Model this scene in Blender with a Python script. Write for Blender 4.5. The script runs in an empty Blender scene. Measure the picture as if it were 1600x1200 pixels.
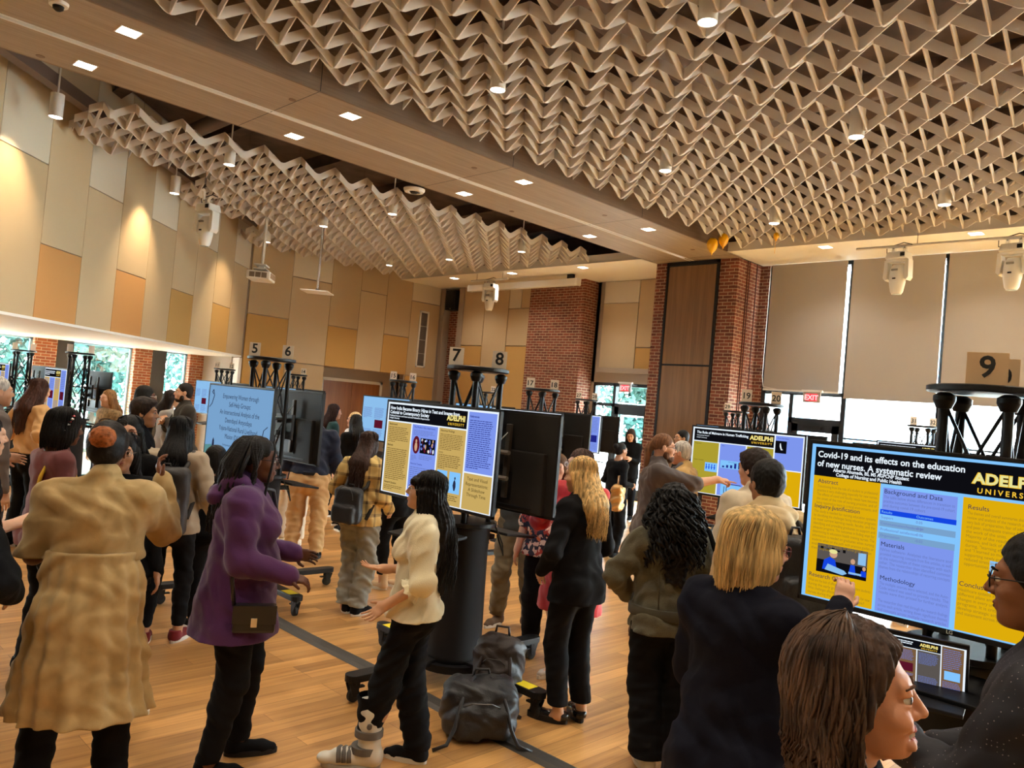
import bpy, bmesh, math, random
import numpy as np
from mathutils import Vector, Matrix, Euler
random.seed(7); np.random.seed(7)
sc = bpy.context.scene
COL = sc.collection
PI = math.pi
# ------------------------------------------------------------------ camera
# room axes: X runs towards the window wall, Y along it to the left
YAW, PITCH, ROLL, FPX, CAMZ = 0.786896, 0.0276963, 0.0877458, 1226.27, 1.98
_f = Vector((math.cos(PITCH)*math.cos(YAW), math.cos(PITCH)*math.sin(YAW), math.sin(PITCH)))
_r0 = Vector((math.sin(YAW), -math.cos(YAW), 0)); _u0 = _r0.cross(_f)
_r = math.cos(ROLL)*_r0 + math.sin(ROLL)*_u0; _u = -math.sin(ROLL)*_r0 + math.cos(ROLL)*_u0
cd = bpy.data.cameras.new('camera'); cam = bpy.data.objects.new('camera', cd); COL.objects.link(cam)
cd.sensor_width = 36; cd.lens = FPX/1600*36; cd.clip_start = .05; cd.clip_end = 400
M = Matrix((_r, _u, -_f)).transposed().to_4x4(); M.translation = Vector((0, 0, CAMZ)); cam.matrix_world = M
sc.camera = cam
# ------------------------------------------------------------------ view, world, daylight
sc.view_settings.view_transform = 'Standard'; sc.view_settings.look = 'None'
sc.view_settings.gamma = 1.0; sc.view_settings.use_curve_mapping = False
sc.view_settings.exposure = EXPOSURE = 0.0
try: sc.cycles.use_denoising = True
except Exception: pass
sc.cycles.max_bounces = 7; sc.cycles.diffuse_bounces = 4; sc.cycles.glossy_bounces = 3
sc.cycles.transmission_bounces = 4; sc.cycles.transparent_max_bounces = 12
sc.cycles.caustics_reflective = False; sc.cycles.caustics_refractive = False
sc.cycles.sample_clamp_indirect = 15.0
w = bpy.data.worlds.new('world'); sc.world = w; w.use_nodes = True
bg = w.node_tree.nodes['Background']; bg.inputs[0].default_value = (.80, .92, 1.0, 1); bg.inputs[1].default_value = 52.0
WARM = (1.0, .87, .70)
def portal(loc, rot, sx, sy):
    l = bpy.data.lights.new('window_daylight', 'AREA'); l.shape = 'RECTANGLE'; l.size = sx; l.size_y = sy
    l.cycles.is_portal = True
    o = bpy.data.objects.new('window_daylight', l); o.location = loc; o.rotation_euler = rot; COL.objects.link(o)
portal((14.86, 2.0, 1.35), (0, PI/2, 0), 2.7, 11.4)         # glass wall on the right, below the shades
portal((6.5, 20.5, 1.3), (-PI/2, 0, 0), 11.0, 2.6)          # glazing behind the left overhang
portal((15.4, 11.3, 1.4), (0, PI/2, 0), 2.7, 2.3)           # door recess between the brick piers
# ------------------------------------------------------------------ helpers
def P(l, d, z=0.0):
    "floor point l metres to the right of and d metres ahead of the middle of the room entrance"
    return ((d+l)*.70711, (d-l)*.70711, z)
def tag(o, label=None, cat=None, group=None, kind=None):
    if label: o['label'] = label
    if cat: o['category'] = cat
    if group: o['group'] = group
    if kind: o['kind'] = kind
    return o
def empty(name, loc=(0, 0, 0), rz=0.0, label=None, cat=None, group=None):
    o = bpy.data.objects.new(name, None); o.location = loc; o.rotation_euler = (0, 0, rz)
    o.empty_display_size = .1; COL.objects.link(o)
    return tag(o, label, cat, group)
def dup(root, loc, rz=None, label=None, group=None):
    def cp(o, par):
        c = o.copy(); COL.objects.link(c)
        if par: c.parent = par
        for ch in list(kids.get(o, [])): cp(ch, c)
        return c
    kids = {}
    for o in bpy.data.objects:
        if o.parent: kids.setdefault(o.parent, []).append(o)
    r = cp(root, None); r.location = loc
    if rz is not None: r.rotation_euler = (0, 0, rz)
    if label: r['label'] = label
    if group: r['group'] = group
    return r
def link(name, me, parent=None, loc=None):
    o = bpy.data.objects.new(name, me); COL.objects.link(o)
    if parent is not None: o.parent = parent
    if loc is not None: o.location = loc
    return o
def sm(o, ang=None):
    o.data.polygons.foreach_set('use_smooth', [True]*len(o.data.polygons))
    return o
_txt = {}
def text_geo(s, bold=0.0, sp=1.0):
    k = (s, bold, sp)
    if k not in _txt:
        c = bpy.data.curves.new('lettering', 'FONT'); c.body = s; c.size = 1; c.offset = bold; c.resolution_u = 3
        c.space_character = sp
        o = bpy.data.objects.new('lettering', c); COL.objects.link(o)
        bpy.context.view_layer.update()
        me = bpy.data.meshes.new_from_object(o.evaluated_get(bpy.context.evaluated_depsgraph_get()))
        v = [tuple(x.co) for x in me.vertices]; f = [tuple(p.vertices) for p in me.polygons]
        bpy.data.objects.remove(o); bpy.data.curves.remove(c); bpy.data.meshes.remove(me)
        _txt[k] = (v, f)
    return _txt[k]
class MB:
    "collects shapes, builds ONE mesh object"
    def __init__(s): s.v = []; s.f = []; s.m = []; s.cur = 0
    def add(s, v, f, m=None):
        b = len(s.v); s.v += [tuple(x) for x in v]; s.f += [tuple(i+b for i in q) for q in f]
        s.m += [s.cur if m is None else m]*len(f); return s
    def box(s, c, d, m=None, rot=None, taper=None):
        x, y, z = d[0]/2, d[1]/2, d[2]/2
        v = [Vector((a*x, b*y, e*z)) for e in (-1, 1) for a, b in ((-1, -1), (1, -1), (1, 1), (-1, 1))]
        if taper: v = [Vector((q.x*(taper if q.z > 0 else 1), q.y*(taper if q.z > 0 else 1), q.z)) for q in v]
        if rot is not None: v = [rot @ q for q in v]
        v = [q+Vector(c) for q in v]
        return s.add(v, [(3, 2, 1, 0), (4, 5, 6, 7), (0, 1, 5, 4), (1, 2, 6, 5), (2, 3, 7, 6), (3, 0, 4, 7)], m)
    def b2(s, lo, hi, m=None):
        return s.box([(a+b)/2 for a, b in zip(lo, hi)], [abs(b-a) for a, b in zip(lo, hi)], m)
    def quad(s, a, b, c, d, m=None): return s.add([a, b, c, d], [(0, 1, 2, 3)], m)
    def tube(s, pts, r, n=6, m=None, caps=True):
        pts = [Vector(p) for p in pts]; N = len(pts)
        rr = r if hasattr(r, '__len__') else [r]*N
        up = None; V = []; F = []
        for i, p in enumerate(pts):
            t = (pts[min(i+1, N-1)]-pts[max(i-1, 0)])
            t = t.normalized() if t.length > 1e-9 else Vector((0, 0, 1))
            if up is None:
                up = Vector((1, 0, 0)) if abs(t.x) < .8 else Vector((0, 1, 0))
            a = (up-t*up.dot(t)).normalized(); up = a; b = t.cross(a)
            for k in range(n):
                w_ = 2*PI*k/n; V.append(p+(a*math.cos(w_)+b*math.sin(w_))*rr[i])
        for i in range(N-1):
            for k in range(n):
                F.append((i*n+k, i*n+(k+1) % n, (i+1)*n+(k+1) % n, (i+1)*n+k))
        if caps: F.append(tuple(range(n-1, -1, -1))); F.append(tuple((N-1)*n+k for k in range(n)))
        return s.add(V, F, m)
    def lathe(s, prof, n=20, c=(0, 0, 0), m=None, sx=1, sy=1, rot=None):
        V = []; F = []
        for r_, z in prof:
            for k in range(n):
                q = Vector((r_*math.cos(2*PI*k/n)*sx, r_*math.sin(2*PI*k/n)*sy, z))
                if rot is not None: q = rot @ q
                V.append(q+Vector(c))
        for i in range(len(prof)-1):
            for k in range(n): F.append((i*n+k, i*n+(k+1) % n, (i+1)*n+(k+1) % n, (i+1)*n+k))
        if prof[0][0] > 1e-6: F.append(tuple(range(n-1, -1, -1)))
        if prof[-1][0] > 1e-6: F.append(tuple((len(prof)-1)*n+k for k in range(n)))
        return s.add(V, F, m)
    def prism(s, poly, z0, z1, m=None, T=None):
        n = len(poly); V = [Vector((x, y, z0)) for x, y in poly]+[Vector((x, y, z1)) for x, y in poly]
        if T is not None: V = [T @ q for q in V]
        return s.add(V, [tuple(range(n-1, -1, -1)), tuple(range(n, 2*n))]+[(i, (i+1) % n, n+(i+1) % n, n+i) for i in range(n)], m)
    def text(s, st, size, org, xd=(1, 0, 0), yd=(0, 0, 1), m=None, align='L', bold=0.0, sp=1.0, wmax=None):
        v, f = text_geo(st, bold, sp)
        if not v: return s
        x0 = min(q[0] for q in v); x1 = max(q[0] for q in v); w_ = x1-x0
        off = {'L': 0, 'C': -(x0+w_/2), 'R': -x1}[align]
        kx = size if not wmax else wmax/w_
        if wmax: size_y = size
        xd = Vector(xd); yd = Vector(yd); o = Vector(org)
        return s.add([o+xd*((q[0]+off)*kx)+yd*(q[1]*size) for q in v], f, m)
    def build(s, name, mats, parent=None, smooth=False, bevel=0, seg=2, loc=None):
        me = bpy.data.meshes.new(name); me.from_pydata(s.v, [], s.f)
        if not isinstance(mats, (list, tuple)): mats = [mats]
        for x in mats: me.materials.append(x)
        me.polygons.foreach_set('material_index', s.m)
        if bevel:
            b = bmesh.new(); b.from_mesh(me)
            es = [e for e in b.edges if len(e.link_faces) == 2 and e.calc_face_angle(0) > .6]
            bmesh.ops.bevel(b, geom=es, offset=bevel, segments=seg, affect='EDGES', profile=.6, clamp_overlap=True)
            b.to_mesh(me); b.free()
        me.validate(); me.update()
        if smooth:
            me.polygons.foreach_set('use_smooth', [True]*len(me.polygons))
            if smooth != 'all':
                try: me.set_sharp_from_angle(angle=math.radians(40))
                except Exception: pass
        return link(name, me, parent, loc)
def rotz(a): return Matrix.Rotation(a, 3, 'Z')
def struct(mb, name, mats, **k):
    o = mb.build(name, mats, **k)
    if o.parent is None: o['kind'] = 'structure'
    return o
# ------------------------------------------------------------------ materials
def mat(name, col, rough=.6, metal=0, spec=.5, bump=None, var=None, coat=0, sheen=0, emit=None, es=0, trans=0, coords='Object', alpha=1):
    "bump=(scale,strength,stretch xyz) var=(scale,amount,stretch)"
    m = bpy.data.materials.new(name); m.use_nodes = True; nt = m.node_tree; b = nt.nodes['Principled BSDF']
    b.inputs['Base Color'].default_value = (*col, 1); b.inputs['Roughness'].default_value = rough
    b.inputs['Metallic'].default_value = metal; b.inputs['Specular IOR Level'].default_value = spec
    b.inputs['Coat Weight'].default_value = coat; b.inputs['Sheen Weight'].default_value = sheen
    b.inputs['Transmission Weight'].default_value = trans; b.inputs['Alpha'].default_value = alpha
    if emit: b.inputs['Emission Color'].default_value = (*emit, 1); b.inputs['Emission Strength'].default_value = es
    tc = nt.nodes.new('ShaderNodeTexCoord')
    def nz(sc_, st):
        mp = nt.nodes.new('ShaderNodeMapping'); mp.inputs['Scale'].default_value = st; nt.links.new(tc.outputs[coords], mp.inputs[0])
        n = nt.nodes.new('ShaderNodeTexNoise'); n.inputs['Scale'].default_value = sc_; n.inputs['Detail'].default_value = 3
        nt.links.new(mp.outputs[0], n.inputs['Vector']); return n
    if var:
        n = nz(var[0], var[2] if len(var) > 2 else (1, 1, 1)); r = nt.nodes.new('ShaderNodeMapRange')
        r.inputs['From Min'].default_value = .3; r.inputs['From Max'].default_value = .7
        r.inputs['To Min'].default_value = 1-var[1]; r.inputs['To Max'].default_value = 1+var[1]
        nt.links.new(n.outputs[0], r.inputs[0])
        mx = nt.nodes.new('ShaderNodeVectorMath'); mx.operation = 'SCALE'; mx.inputs[0].default_value = col
        nt.links.new(r.outputs[0], mx.inputs['Scale']); nt.links.new(mx.outputs[0], b.inputs['Base Color'])
    if bump:
        n = nz(bump[0], bump[2] if len(bump) > 2 else (1, 1, 1)); bp = nt.nodes.new('ShaderNodeBump')
        bp.inputs['Strength'].default_value = bump[1]; bp.inputs['Distance'].default_value = .01
        nt.links.new(n.outputs[0], bp.inputs['Height']); nt.links.new(bp.outputs[0], b.inputs['Normal'])
    return m
def emis(name, col, s=1.0):
    m = bpy.data.materials.new(name); m.use_nodes = True; nt = m.node_tree; nt.nodes.clear()
    e = nt.nodes.new('ShaderNodeEmission'); o = nt.nodes.new('ShaderNodeOutputMaterial')
    e.inputs[0].default_value = (*col, 1); e.inputs[1].default_value = s; nt.links.new(e.outputs[0], o.inputs[0]); return m
def srgb(r, g, b):
    f = lambda c: (c/255/12.92) if c/255 <= .04045 else ((c/255+.055)/1.055)**2.4
    return (f(r), f(g), f(b))
def brick_mat(name, c1, c2, mortar, diag=False, bias=0.0):
    m = bpy.data.materials.new(name); m.use_nodes = True; nt = m.node_tree; b = nt.nodes['Principled BSDF']; L = nt.links.new
    tc = nt.nodes.new('ShaderNodeTexCoord'); sp = nt.nodes.new('ShaderNodeSeparateXYZ'); L(tc.outputs['Object'], sp.inputs[0])
    ad = nt.nodes.new('ShaderNodeMath'); ad.operation = 'ADD'; L(sp.outputs[0], ad.inputs[0]); L(sp.outputs[1], ad.inputs[1])
    cb = nt.nodes.new('ShaderNodeCombineXYZ'); L(ad.outputs[0], cb.inputs[0]); L(sp.outputs[2], cb.inputs[1])
    br = nt.nodes.new('ShaderNodeTexBrick'); L(cb.outputs[0], br.inputs['Vector'])
    br.inputs['Scale'].default_value = 1; br.inputs['Brick Width'].default_value = .203; br.inputs['Row Height'].default_value = .0677
    br.inputs['Mortar Size'].default_value = .0065; br.inputs['Mortar Smooth'].default_value = .1; br.inputs['Bias'].default_value = bias
    br.inputs['Color1'].default_value = (*c1, 1); br.inputs['Color2'].default_value = (*c2, 1); br.inputs['Mortar'].default_value = (*mortar, 1)
    n = nt.nodes.new('ShaderNodeTexNoise'); n.inputs['Scale'].default_value = 5; L(cb.outputs[0], n.inputs['Vector'])
    mx = nt.nodes.new('ShaderNodeMix'); mx.data_type = 'RGBA'; mx.blend_type = 'MULTIPLY'; mx.inputs[0].default_value = .5
    L(br.outputs[0], mx.inputs[6]); L(n.outputs[0], mx.inputs[7]); L(mx.outputs[2], b.inputs['Base Color'])
    bp = nt.nodes.new('ShaderNodeBump'); bp.inputs['Strength'].default_value = .6; bp.inputs['Distance'].default_value = .01; bp.invert = True
    L(br.outputs['Fac'], bp.inputs['Height']); L(bp.outputs[0], b.inputs['Normal']); b.inputs['Roughness'].default_value = .85
    return m
def wood_mat(name, c1, c2, axis='X', scale=1.0, rough=.4, plank=None, contrast=1.0, coat=0):
    m = bpy.data.materials.new(name); m.use_nodes = True; nt = m.node_tree; b = nt.nodes['Principled BSDF']; L = nt.links.new
    tc = nt.nodes.new('ShaderNodeTexCoord'); mp = nt.nodes.new('ShaderNodeMapping'); L(tc.outputs['Object'], mp.inputs[0])
    st = {'X': (.6, 14, 14), 'Y': (14, .6, 14), 'Z': (14, 14, .6)}[axis]
    mp.inputs['Scale'].default_value = [q*scale for q in st]
    n = nt.nodes.new('ShaderNodeTexNoise'); n.inputs['Scale'].default_value = 2; n.inputs['Detail'].default_value = 6
    n.inputs['Roughness'].default_value = .6; n.inputs['Distortion'].default_value = .6; L(mp.outputs[0], n.inputs['Vector'])
    r = nt.nodes.new('ShaderNodeValToRGB'); r.color_ramp.elements[0].color = (*c1, 1); r.color_ramp.elements[1].color = (*c2, 1)
    r.color_ramp.elements[0].position = .5-.25/contrast; r.color_ramp.elements[1].position = .5+.25/contrast
    L(n.outputs[0], r.inputs[0]); out = r.outputs[0]
    if plank:
        br = nt.nodes.new('ShaderNodeTexBrick'); L(tc.outputs['Object'], br.inputs['Vector'])
        br.inputs['Scale'].default_value = 1; br.inputs['Brick Width'].default_value = plank[0]; br.inputs['Row Height'].default_value = plank[1]
        br.inputs['Mortar Size'].default_value = .0015; br.offset_frequency = 3; br.offset = .37; br.inputs['Mortar Smooth'].default_value = .3
        br.inputs['Color1'].default_value = (1.18, 1.12, 1.0, 1); br.inputs['Color2'].default_value = (.72, .66, .58, 1); br.inputs['Mortar'].default_value = (.3, .22, .15, 1)
        mx = nt.nodes.new('ShaderNodeMix'); mx.data_type = 'RGBA'; mx.blend_type = 'MULTIPLY'; mx.inputs[0].default_value = 1
        L(out, mx.inputs[6]); L(br.outputs[0], mx.inputs[7]); out = mx.outputs[2]
        # knots
        mp2 = nt.nodes.new('ShaderNodeMapping'); mp2.inputs['Scale'].default_value = (.7, 1.6, 1); L(tc.outputs['Object'], mp2.inputs[0])
        vo = nt.nodes.new('ShaderNodeTexVoronoi'); vo.inputs['Scale'].default_value = 1.6; L(mp2.outputs[0], vo.inputs['Vector'])
        mr = nt.nodes.new('ShaderNodeMapRange'); mr.inputs['From Min'].default_value = .02; mr.inputs['From Max'].default_value = .09
        mr.inputs['To Min'].default_value = .45; mr.inputs['To Max'].default_value = 1; L(vo.outputs['Distance'], mr.inputs[0])
        sc_ = nt.nodes.new('ShaderNodeVectorMath'); sc_.operation = 'SCALE'; L(out, sc_.inputs[0]); L(mr.outputs[0], sc_.inputs['Scale']); out = sc_.outputs[0]
    L(out, b.inputs['Base Color']); b.inputs['Roughness'].default_value = rough; b.inputs['Coat Weight'].default_value = coat
    b.inputs['Coat Roughness'].default_value = .25
    bp = nt.nodes.new('ShaderNodeBump'); bp.inputs['Strength'].default_value = .08; bp.inputs['Distance'].default_value = .004
    L(n.outputs[0], bp.inputs['Height']); L(bp.outputs[0], b.inputs['Normal'])
    return m
BLACK = mat('black_metal', (.010, .010, .011), .45, .1, .3)
BLACKP = mat('black_plastic', (.012, .012, .013), .5, 0, .3)
RUBBER = mat('black_rubber', (.02, .02, .02), .8)
CHROME = mat('chrome', (.75, .75, .75), .2, 1)
WHITEP = mat('white_plastic', (.74, .72, .68), .4)
WHITEM = mat('white_paint', (.80, .78, .74), .7)
GREYW = mat('grey_wall_paint', srgb(160, 145, 130), .8)
TAN = mat('tan_fabric_panel', srgb(188, 165, 130), .95, bump=(260, .12))
SAND = mat('sand_fabric_panel', srgb(196, 174, 140), .95, bump=(260, .12))
CREAM = mat('pale_fabric_panel', srgb(208, 198, 178), .95, bump=(260, .12))
ORANGE = mat('ochre_fabric_panel', srgb(196, 144, 88), .95, bump=(260, .12))
GOLD = mat('gold_fabric_panel', srgb(190, 150, 88), .95, bump=(260, .12))
BRICK = brick_mat('red_brick', srgb(150, 82, 58), srgb(112, 60, 46), srgb(205, 180, 150), bias=-.1)
BRICKO = brick_mat('orange_brick', srgb(196, 112, 68), srgb(164, 88, 56), srgb(222, 200, 170))
FLOOR = wood_mat('oak_floor', srgb(176, 126, 72), srgb(222, 174, 112), 'X', .8, .34, plank=(1.5, .127), coat=.25)
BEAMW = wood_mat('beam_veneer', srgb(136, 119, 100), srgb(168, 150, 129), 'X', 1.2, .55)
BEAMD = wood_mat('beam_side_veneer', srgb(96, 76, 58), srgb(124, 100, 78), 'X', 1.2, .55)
PANELW = wood_mat('pier_door_veneer', srgb(104, 74, 40), srgb(142, 104, 62), 'Z', .5, .5)
DOORW = wood_mat('door_veneer', srgb(128, 80, 38), srgb(160, 104, 54), 'Z', .6, .4)
LATTICE = mat('pale_felt', srgb(220, 212, 204), .9, bump=(90, .08))
DECK = mat('dark_deck', srgb(78, 62, 54), .95, var=(3, .3))
DUCT = mat('duct_metal', srgb(110, 92, 82), .6, .3)
FRAME = mat('window_frame', (.012, .014, .016), .45, .2)
SHADE = mat('shade_cloth', srgb(168, 162, 156), .9, bump=(400, .05))
def glassmat():
    m = bpy.data.materials.new('window_glass'); m.use_nodes = True; nt = m.node_tree; nt.nodes.clear(); L = nt.links.new
    t = nt.nodes.new('ShaderNodeBsdfTransparent'); t.inputs[0].default_value = (.93, .97, .97, 1)
    g = nt.nodes.new('ShaderNodeBsdfGlossy'); g.inputs['Roughness'].default_value = .02
    x = nt.nodes.new('ShaderNodeMixShader'); x.inputs[0].default_value = .06; o = nt.nodes.new('ShaderNodeOutputMaterial')
    L(t.outputs[0], x.inputs[1]); L(g.outputs[0], x.inputs[2]); L(x.outputs[0], o.inputs[0]); return m
GLASS = glassmat()
# ------------------------------------------------------------------ room shell
ZC = 5.28
o = MB().b2((-5, -7, -.1), (16.6, 21.5, 0)); struct(o, 'floor', FLOOR)
struct(MB().b2((-5, -7, 6.6), (16.6, 21.5, 6.75)), 'ceiling', DECK)
struct(MB().b2((-5.2, -7, 0), (-5, 21.5, 6.6)), 'wall_back', TAN)
struct(MB().b2((-5, -7.2, 0), (16.6, -7, 6.6)), 'wall_near', TAN)
# window wall (X = 14.8)
mb = MB(); mb.b2((14.8, -7, 5.2), (15.0, 7.9, 6.6)); mb.b2((14.8, -7, 0), (15.0, 7.68, .12))
struct(MB().b2((14.79, 7.66, 0), (15.0, 7.9, 5.27)), 'trim_1', BRICK)
struct(MB().b2((15.6, 7.8, 5.2), (15.8, 18.6, 6.6)), 'wall_upper', DECK)
wr = struct(mb, 'wall_right', GREYW)
mull = [7.64, 6.02, 4.38, 2.73, 1.08, -.57, -2.2, -3.9]
for i in range(7):
    y1, y0 = mull[i], mull[i+1]
    win = MB()
    win.b2((14.78, y1-.045, .1), (14.92, y1+.045, 5.25)); win.b2((14.78, y0, .1), (14.92, y1, .2)); win.b2((14.78, y0, 5.2), (14.92, y1, 5.28))
    if i == 0:
        win.b2((14.78, y0, 2.68), (14.92, y1, 2.76)); win.b2((14.78, y0+.02, 2.13), (14.92, 7.06, 2.24)); win.b2((14.78, 7.0, .1), (14.92, 7.08, 2.7))
    else:
        win.b2((14.8, y0, 1.9), (14.86, y1, 1.93)); win.b2((14.8, y0, .9), (14.86, y1, .93))
    wo = struct(win, 'window_%d' % (i+1), FRAME)
    g = MB().b2((14.84, y0, .15), (14.846, y1, 5.2)); g.build('pane', GLASS, wo)
    if i == 0:
        dr = MB(); y0d, y1d = 6.09, 7.0
        dr.b2((14.8, y0d, 1.98), (14.86, y1d, 2.14)); dr.b2((14.8, y0d, .0), (14.86, y0d+.12, 2.14)); dr.b2((14.8, y1d-.12, 0), (14.86, y1d, 2.14)); dr.b2((14.8, y0d, 0), (14.86, y1d, .3))
        d1 = struct(dr, 'door_1', FRAME)
        MB().tube([(14.77, y0d+.05, .95), (14.77, y1d-.05, .95)], .015).build('push_bar', CHROME, d1, smooth=True)
        MB().b2((14.74, 6.4, 2.04), (14.8, 6.75, 2.1)).build('door_closer', BLACKP, d1)
# roller shades
for i in range(5):
    y1, y0 = mull[i]-.02, mull[i+1]+.04
    if i == 0: y0 = 6.1
    zb = 2.76 if i == 0 else 2.68
    lab = ['grey roller shade half lowered over the exit door bay beside the brick pier', 'grey roller shade on the second bay, behind the middle moving head light',
           'grey roller shade on the third bay, above the cards 31 and 32', 'grey roller shade at the right edge of the glass wall', 'grey roller shade on the fifth bay of the glass wall'][i]
    e = empty('roller_shade', (14.72, (y0+y1)/2, zb), 0, lab, 'shade', 'roller shades on the glass wall')
    MB().b2((-.002, -(y1-y0)/2, 0), (.002, (y1-y0)/2, 5.27-zb)).build('cloth', SHADE, e)
    MB().b2((-.012, -(y1-y0)/2, -.02), (.012, (y1-y0)/2, .012)).build('bottom_rail', WHITEP if i == 0 else SHADE, e)
    if i == 0: MB().tube([(-.01, (y1-y0)/2+.03, 2.5), (-.01, (y1-y0)/2+.035, .25), (-.01, (y1-y0)/2, .05), (-.01, .4, 0)], .006, 5).build('cord', WHITEP, e)
# lowered white ceilings along the window side
for nm, ya, yb in (('ceiling_right', -7, 7.86), ('ceiling_left', 9.82, 18.2)):
    mb = MB(); x1 = 15.6 if ya > 0 else 14.9
    mb.b2((13.3, ya, ZC), (x1, yb, ZC+.04)); mb.b2((13.3, ya, ZC), (13.34, yb, 5.46)); struct(mb, nm, WHITEM)
# timber clad beam
bm_ = empty('ceiling_beam', (0, 0, 0), 0, 'wide wood veneered ceiling beam with a slot, running across to the brick pier', 'beam')
mb = MB(); mb.b2((-5, 7.86, ZC), (13.9, 8.89, ZC+.03)); mb.b2((-5, 8.99, ZC), (13.9, 9.82, ZC+.03)); mb.b2((13.6, 8.8, ZC+.001), (13.9, 9.1, ZC+.029))
mb.build('soffit_board', BEAMW, bm_)
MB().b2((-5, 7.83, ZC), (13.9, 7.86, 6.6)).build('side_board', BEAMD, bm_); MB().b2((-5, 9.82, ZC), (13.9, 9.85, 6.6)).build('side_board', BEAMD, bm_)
mb = MB(); mb.b2((-5, 8.885, ZC-.006), (13.88, 8.905, ZC+.03)); mb.b2((-5, 8.975, ZC-.006), (13.88, 8.995, ZC+.03))
mb.b2((-5, 8.905, ZC+.05), (13.88, 8.935, ZC+.06)); mb.b2((-5, 8.95, ZC+.05), (13.88, 8.975, ZC+.06)); mb.build('slot_track', WHITEP, bm_)
MB().b2((-5, 8.9, ZC+.1), (13.88, 8.99, ZC+.12)).build('slot_back', BLACKP, bm_)
mb = MB()
for x in (1.35, 4.4, 7.45, 10.5, 13.55): mb.b2((x-.004, 7.86, ZC-.001), (x+.004, 9.82, ZC)); mb.b2((x-.004, 7.828, ZC), (x+.004, 7.829, 6.5))
mb.build('joint', BLACKP, bm_)
# brick pier with tall panel
mb = MB(); mb.b2((13.87, 7.9, 0), (15.6, 9.82, ZC)); mb.b2((13.85, 7.93, 0), (13.87, 8.3, ZC-.0)); mb.b2((13.85, 9.52, 0), (13.87, 9.82, ZC))
pier = struct(mb, 'wall_pier', BRICK)
mb = MB(); mb.b2((13.86, 7.895, 0), (14.2, 7.9, 5.2))
g = MB(); g.b2((14.22, 7.885, 0), (14.245, 7.9, ZC)); g.b2((14.3, 7.885, 0), (14.32, 7.9, ZC)); g.b2((14.6, 7.885, 0), (14.62, 7.9, ZC)); g.build('expansion_joint', mat('joint_shadow', srgb(90, 50, 40), .9), pier)
pd = empty('pier_panel', (13.84, 8.91, 0), 0, 'tall wood veneer storage panel with black frame between two strips of brick', 'panel')
MB().b2((-.02, -.56, .1), (0, .56, 3.1)).build('lower_door', PANELW, pd); MB().b2((-.02, -.56, 3.14), (0, .56, 5.18)).build('upper_door', PANELW, pd)
mb = MB(); mb.b2((-.03, -.62, 0), (.02, -.565, 5.27)); mb.b2((-.03, .565, 0), (.02, .62, 5.27)); mb.b2((-.03, -.62, 5.2), (.02, .62, 5.27)); mb.b2((-.005, -.6, 0), (.01, .6, 5.2))
mb.build('frame', BLACK, pd)
# recess with the second exit door
mb = MB(); mb.b2((15.35, 9.8, 2.76), (15.5, 12.62, ZC)); mb.b2((15.35, 12.5, 0), (15.5, 12.62, ZC)); mb.b2((15.2, 9.82, 3.0), (15.35, 12.38, 3.12)); wr2 = struct(mb, 'wall_recess', GREYW)
for lo, hi, m_ in (((15.31, 11.3, 4.73), (15.35, 12.36, 5.27), CREAM), ((15.31, 11.3, 3.12), (15.35, 12.36, 4.72), SAND), ((15.31, 9.82, 3.64), (15.35, 11.28, 5.27), TAN), ((15.31, 9.82, 3.12), (15.35, 11.28, 3.62), GOLD)):
    MB().b2(lo, hi).build('acoustic_panel', m_, wr2, bevel=.008)
mb = MB()
for y in (12.48, 11.84, 9.9): mb.b2((15.36, y-.04, 0), (15.48, y+.04, 2.78))
for z in (2.72, 2.22): mb.b2((15.36, 9.8, z-.04), (15.48, 12.5, z+.04))
wo = struct(mb, 'window_8', FRAME); MB().b2((15.42, 9.8, .1), (15.425, 12.5, 2.75)).build('pane', GLASS, wo)
mb = MB(); mb.b2((15.37, 10.8, 2.0), (15.42, 11.8, 2.19)); mb.b2((15.37, 11.68, 0), (15.42, 11.8, 2.19)); mb.b2((15.37, 10.8, 0), (15.42, 10.92, 2.19)); mb.b2((15.37, 10.8, 0), (15.42, 11.8, .25))
struct(mb, 'door_2', FRAME)
# chimney breast and side panels (X = 14.85)
struct(MB().b2((14.82, 12.6, 0), (15.6, 14.46, ZC)), 'wall_chimney', BRICK)
mb = MB(); mb.b2((14.95, 14.4, 0), (15.2, 17.25, ZC)); mb.b2((14.86, 17.18, 0), (15.2, 17.38, ZC)); mb.b2((15.35, 17.3, 0), (15.6, 18.3, ZC)); mb.b2((14.86, 18.02, 0), (15.4, 18.2, ZC))
wl = struct(mb, 'wall_side', GREYW)
struct(MB().b2((15.1, 17.38, 0), (15.3, 18.02, ZC)), 'wall_niche', BRICK)
for y0, y1, z0, z1, m_ in ((16.3, 17.18, 3.6, ZC, TAN), (16.3, 17.18, .1, 3.58, GOLD), (15.34, 16.28, .1, ZC, TAN), (14.47, 15.32, 3.6, 4.6, TAN), (14.47, 15.32, .1, 3.58, GOLD), (14.47, 14.85, 4.62, ZC, TAN), (14.87, 15.32, 4.62, ZC, CREAM)):
    MB().b2((14.9, y0, z0), (14.95, y1, z1)).build('acoustic_panel', m_, wl, bevel=.008)
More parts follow.
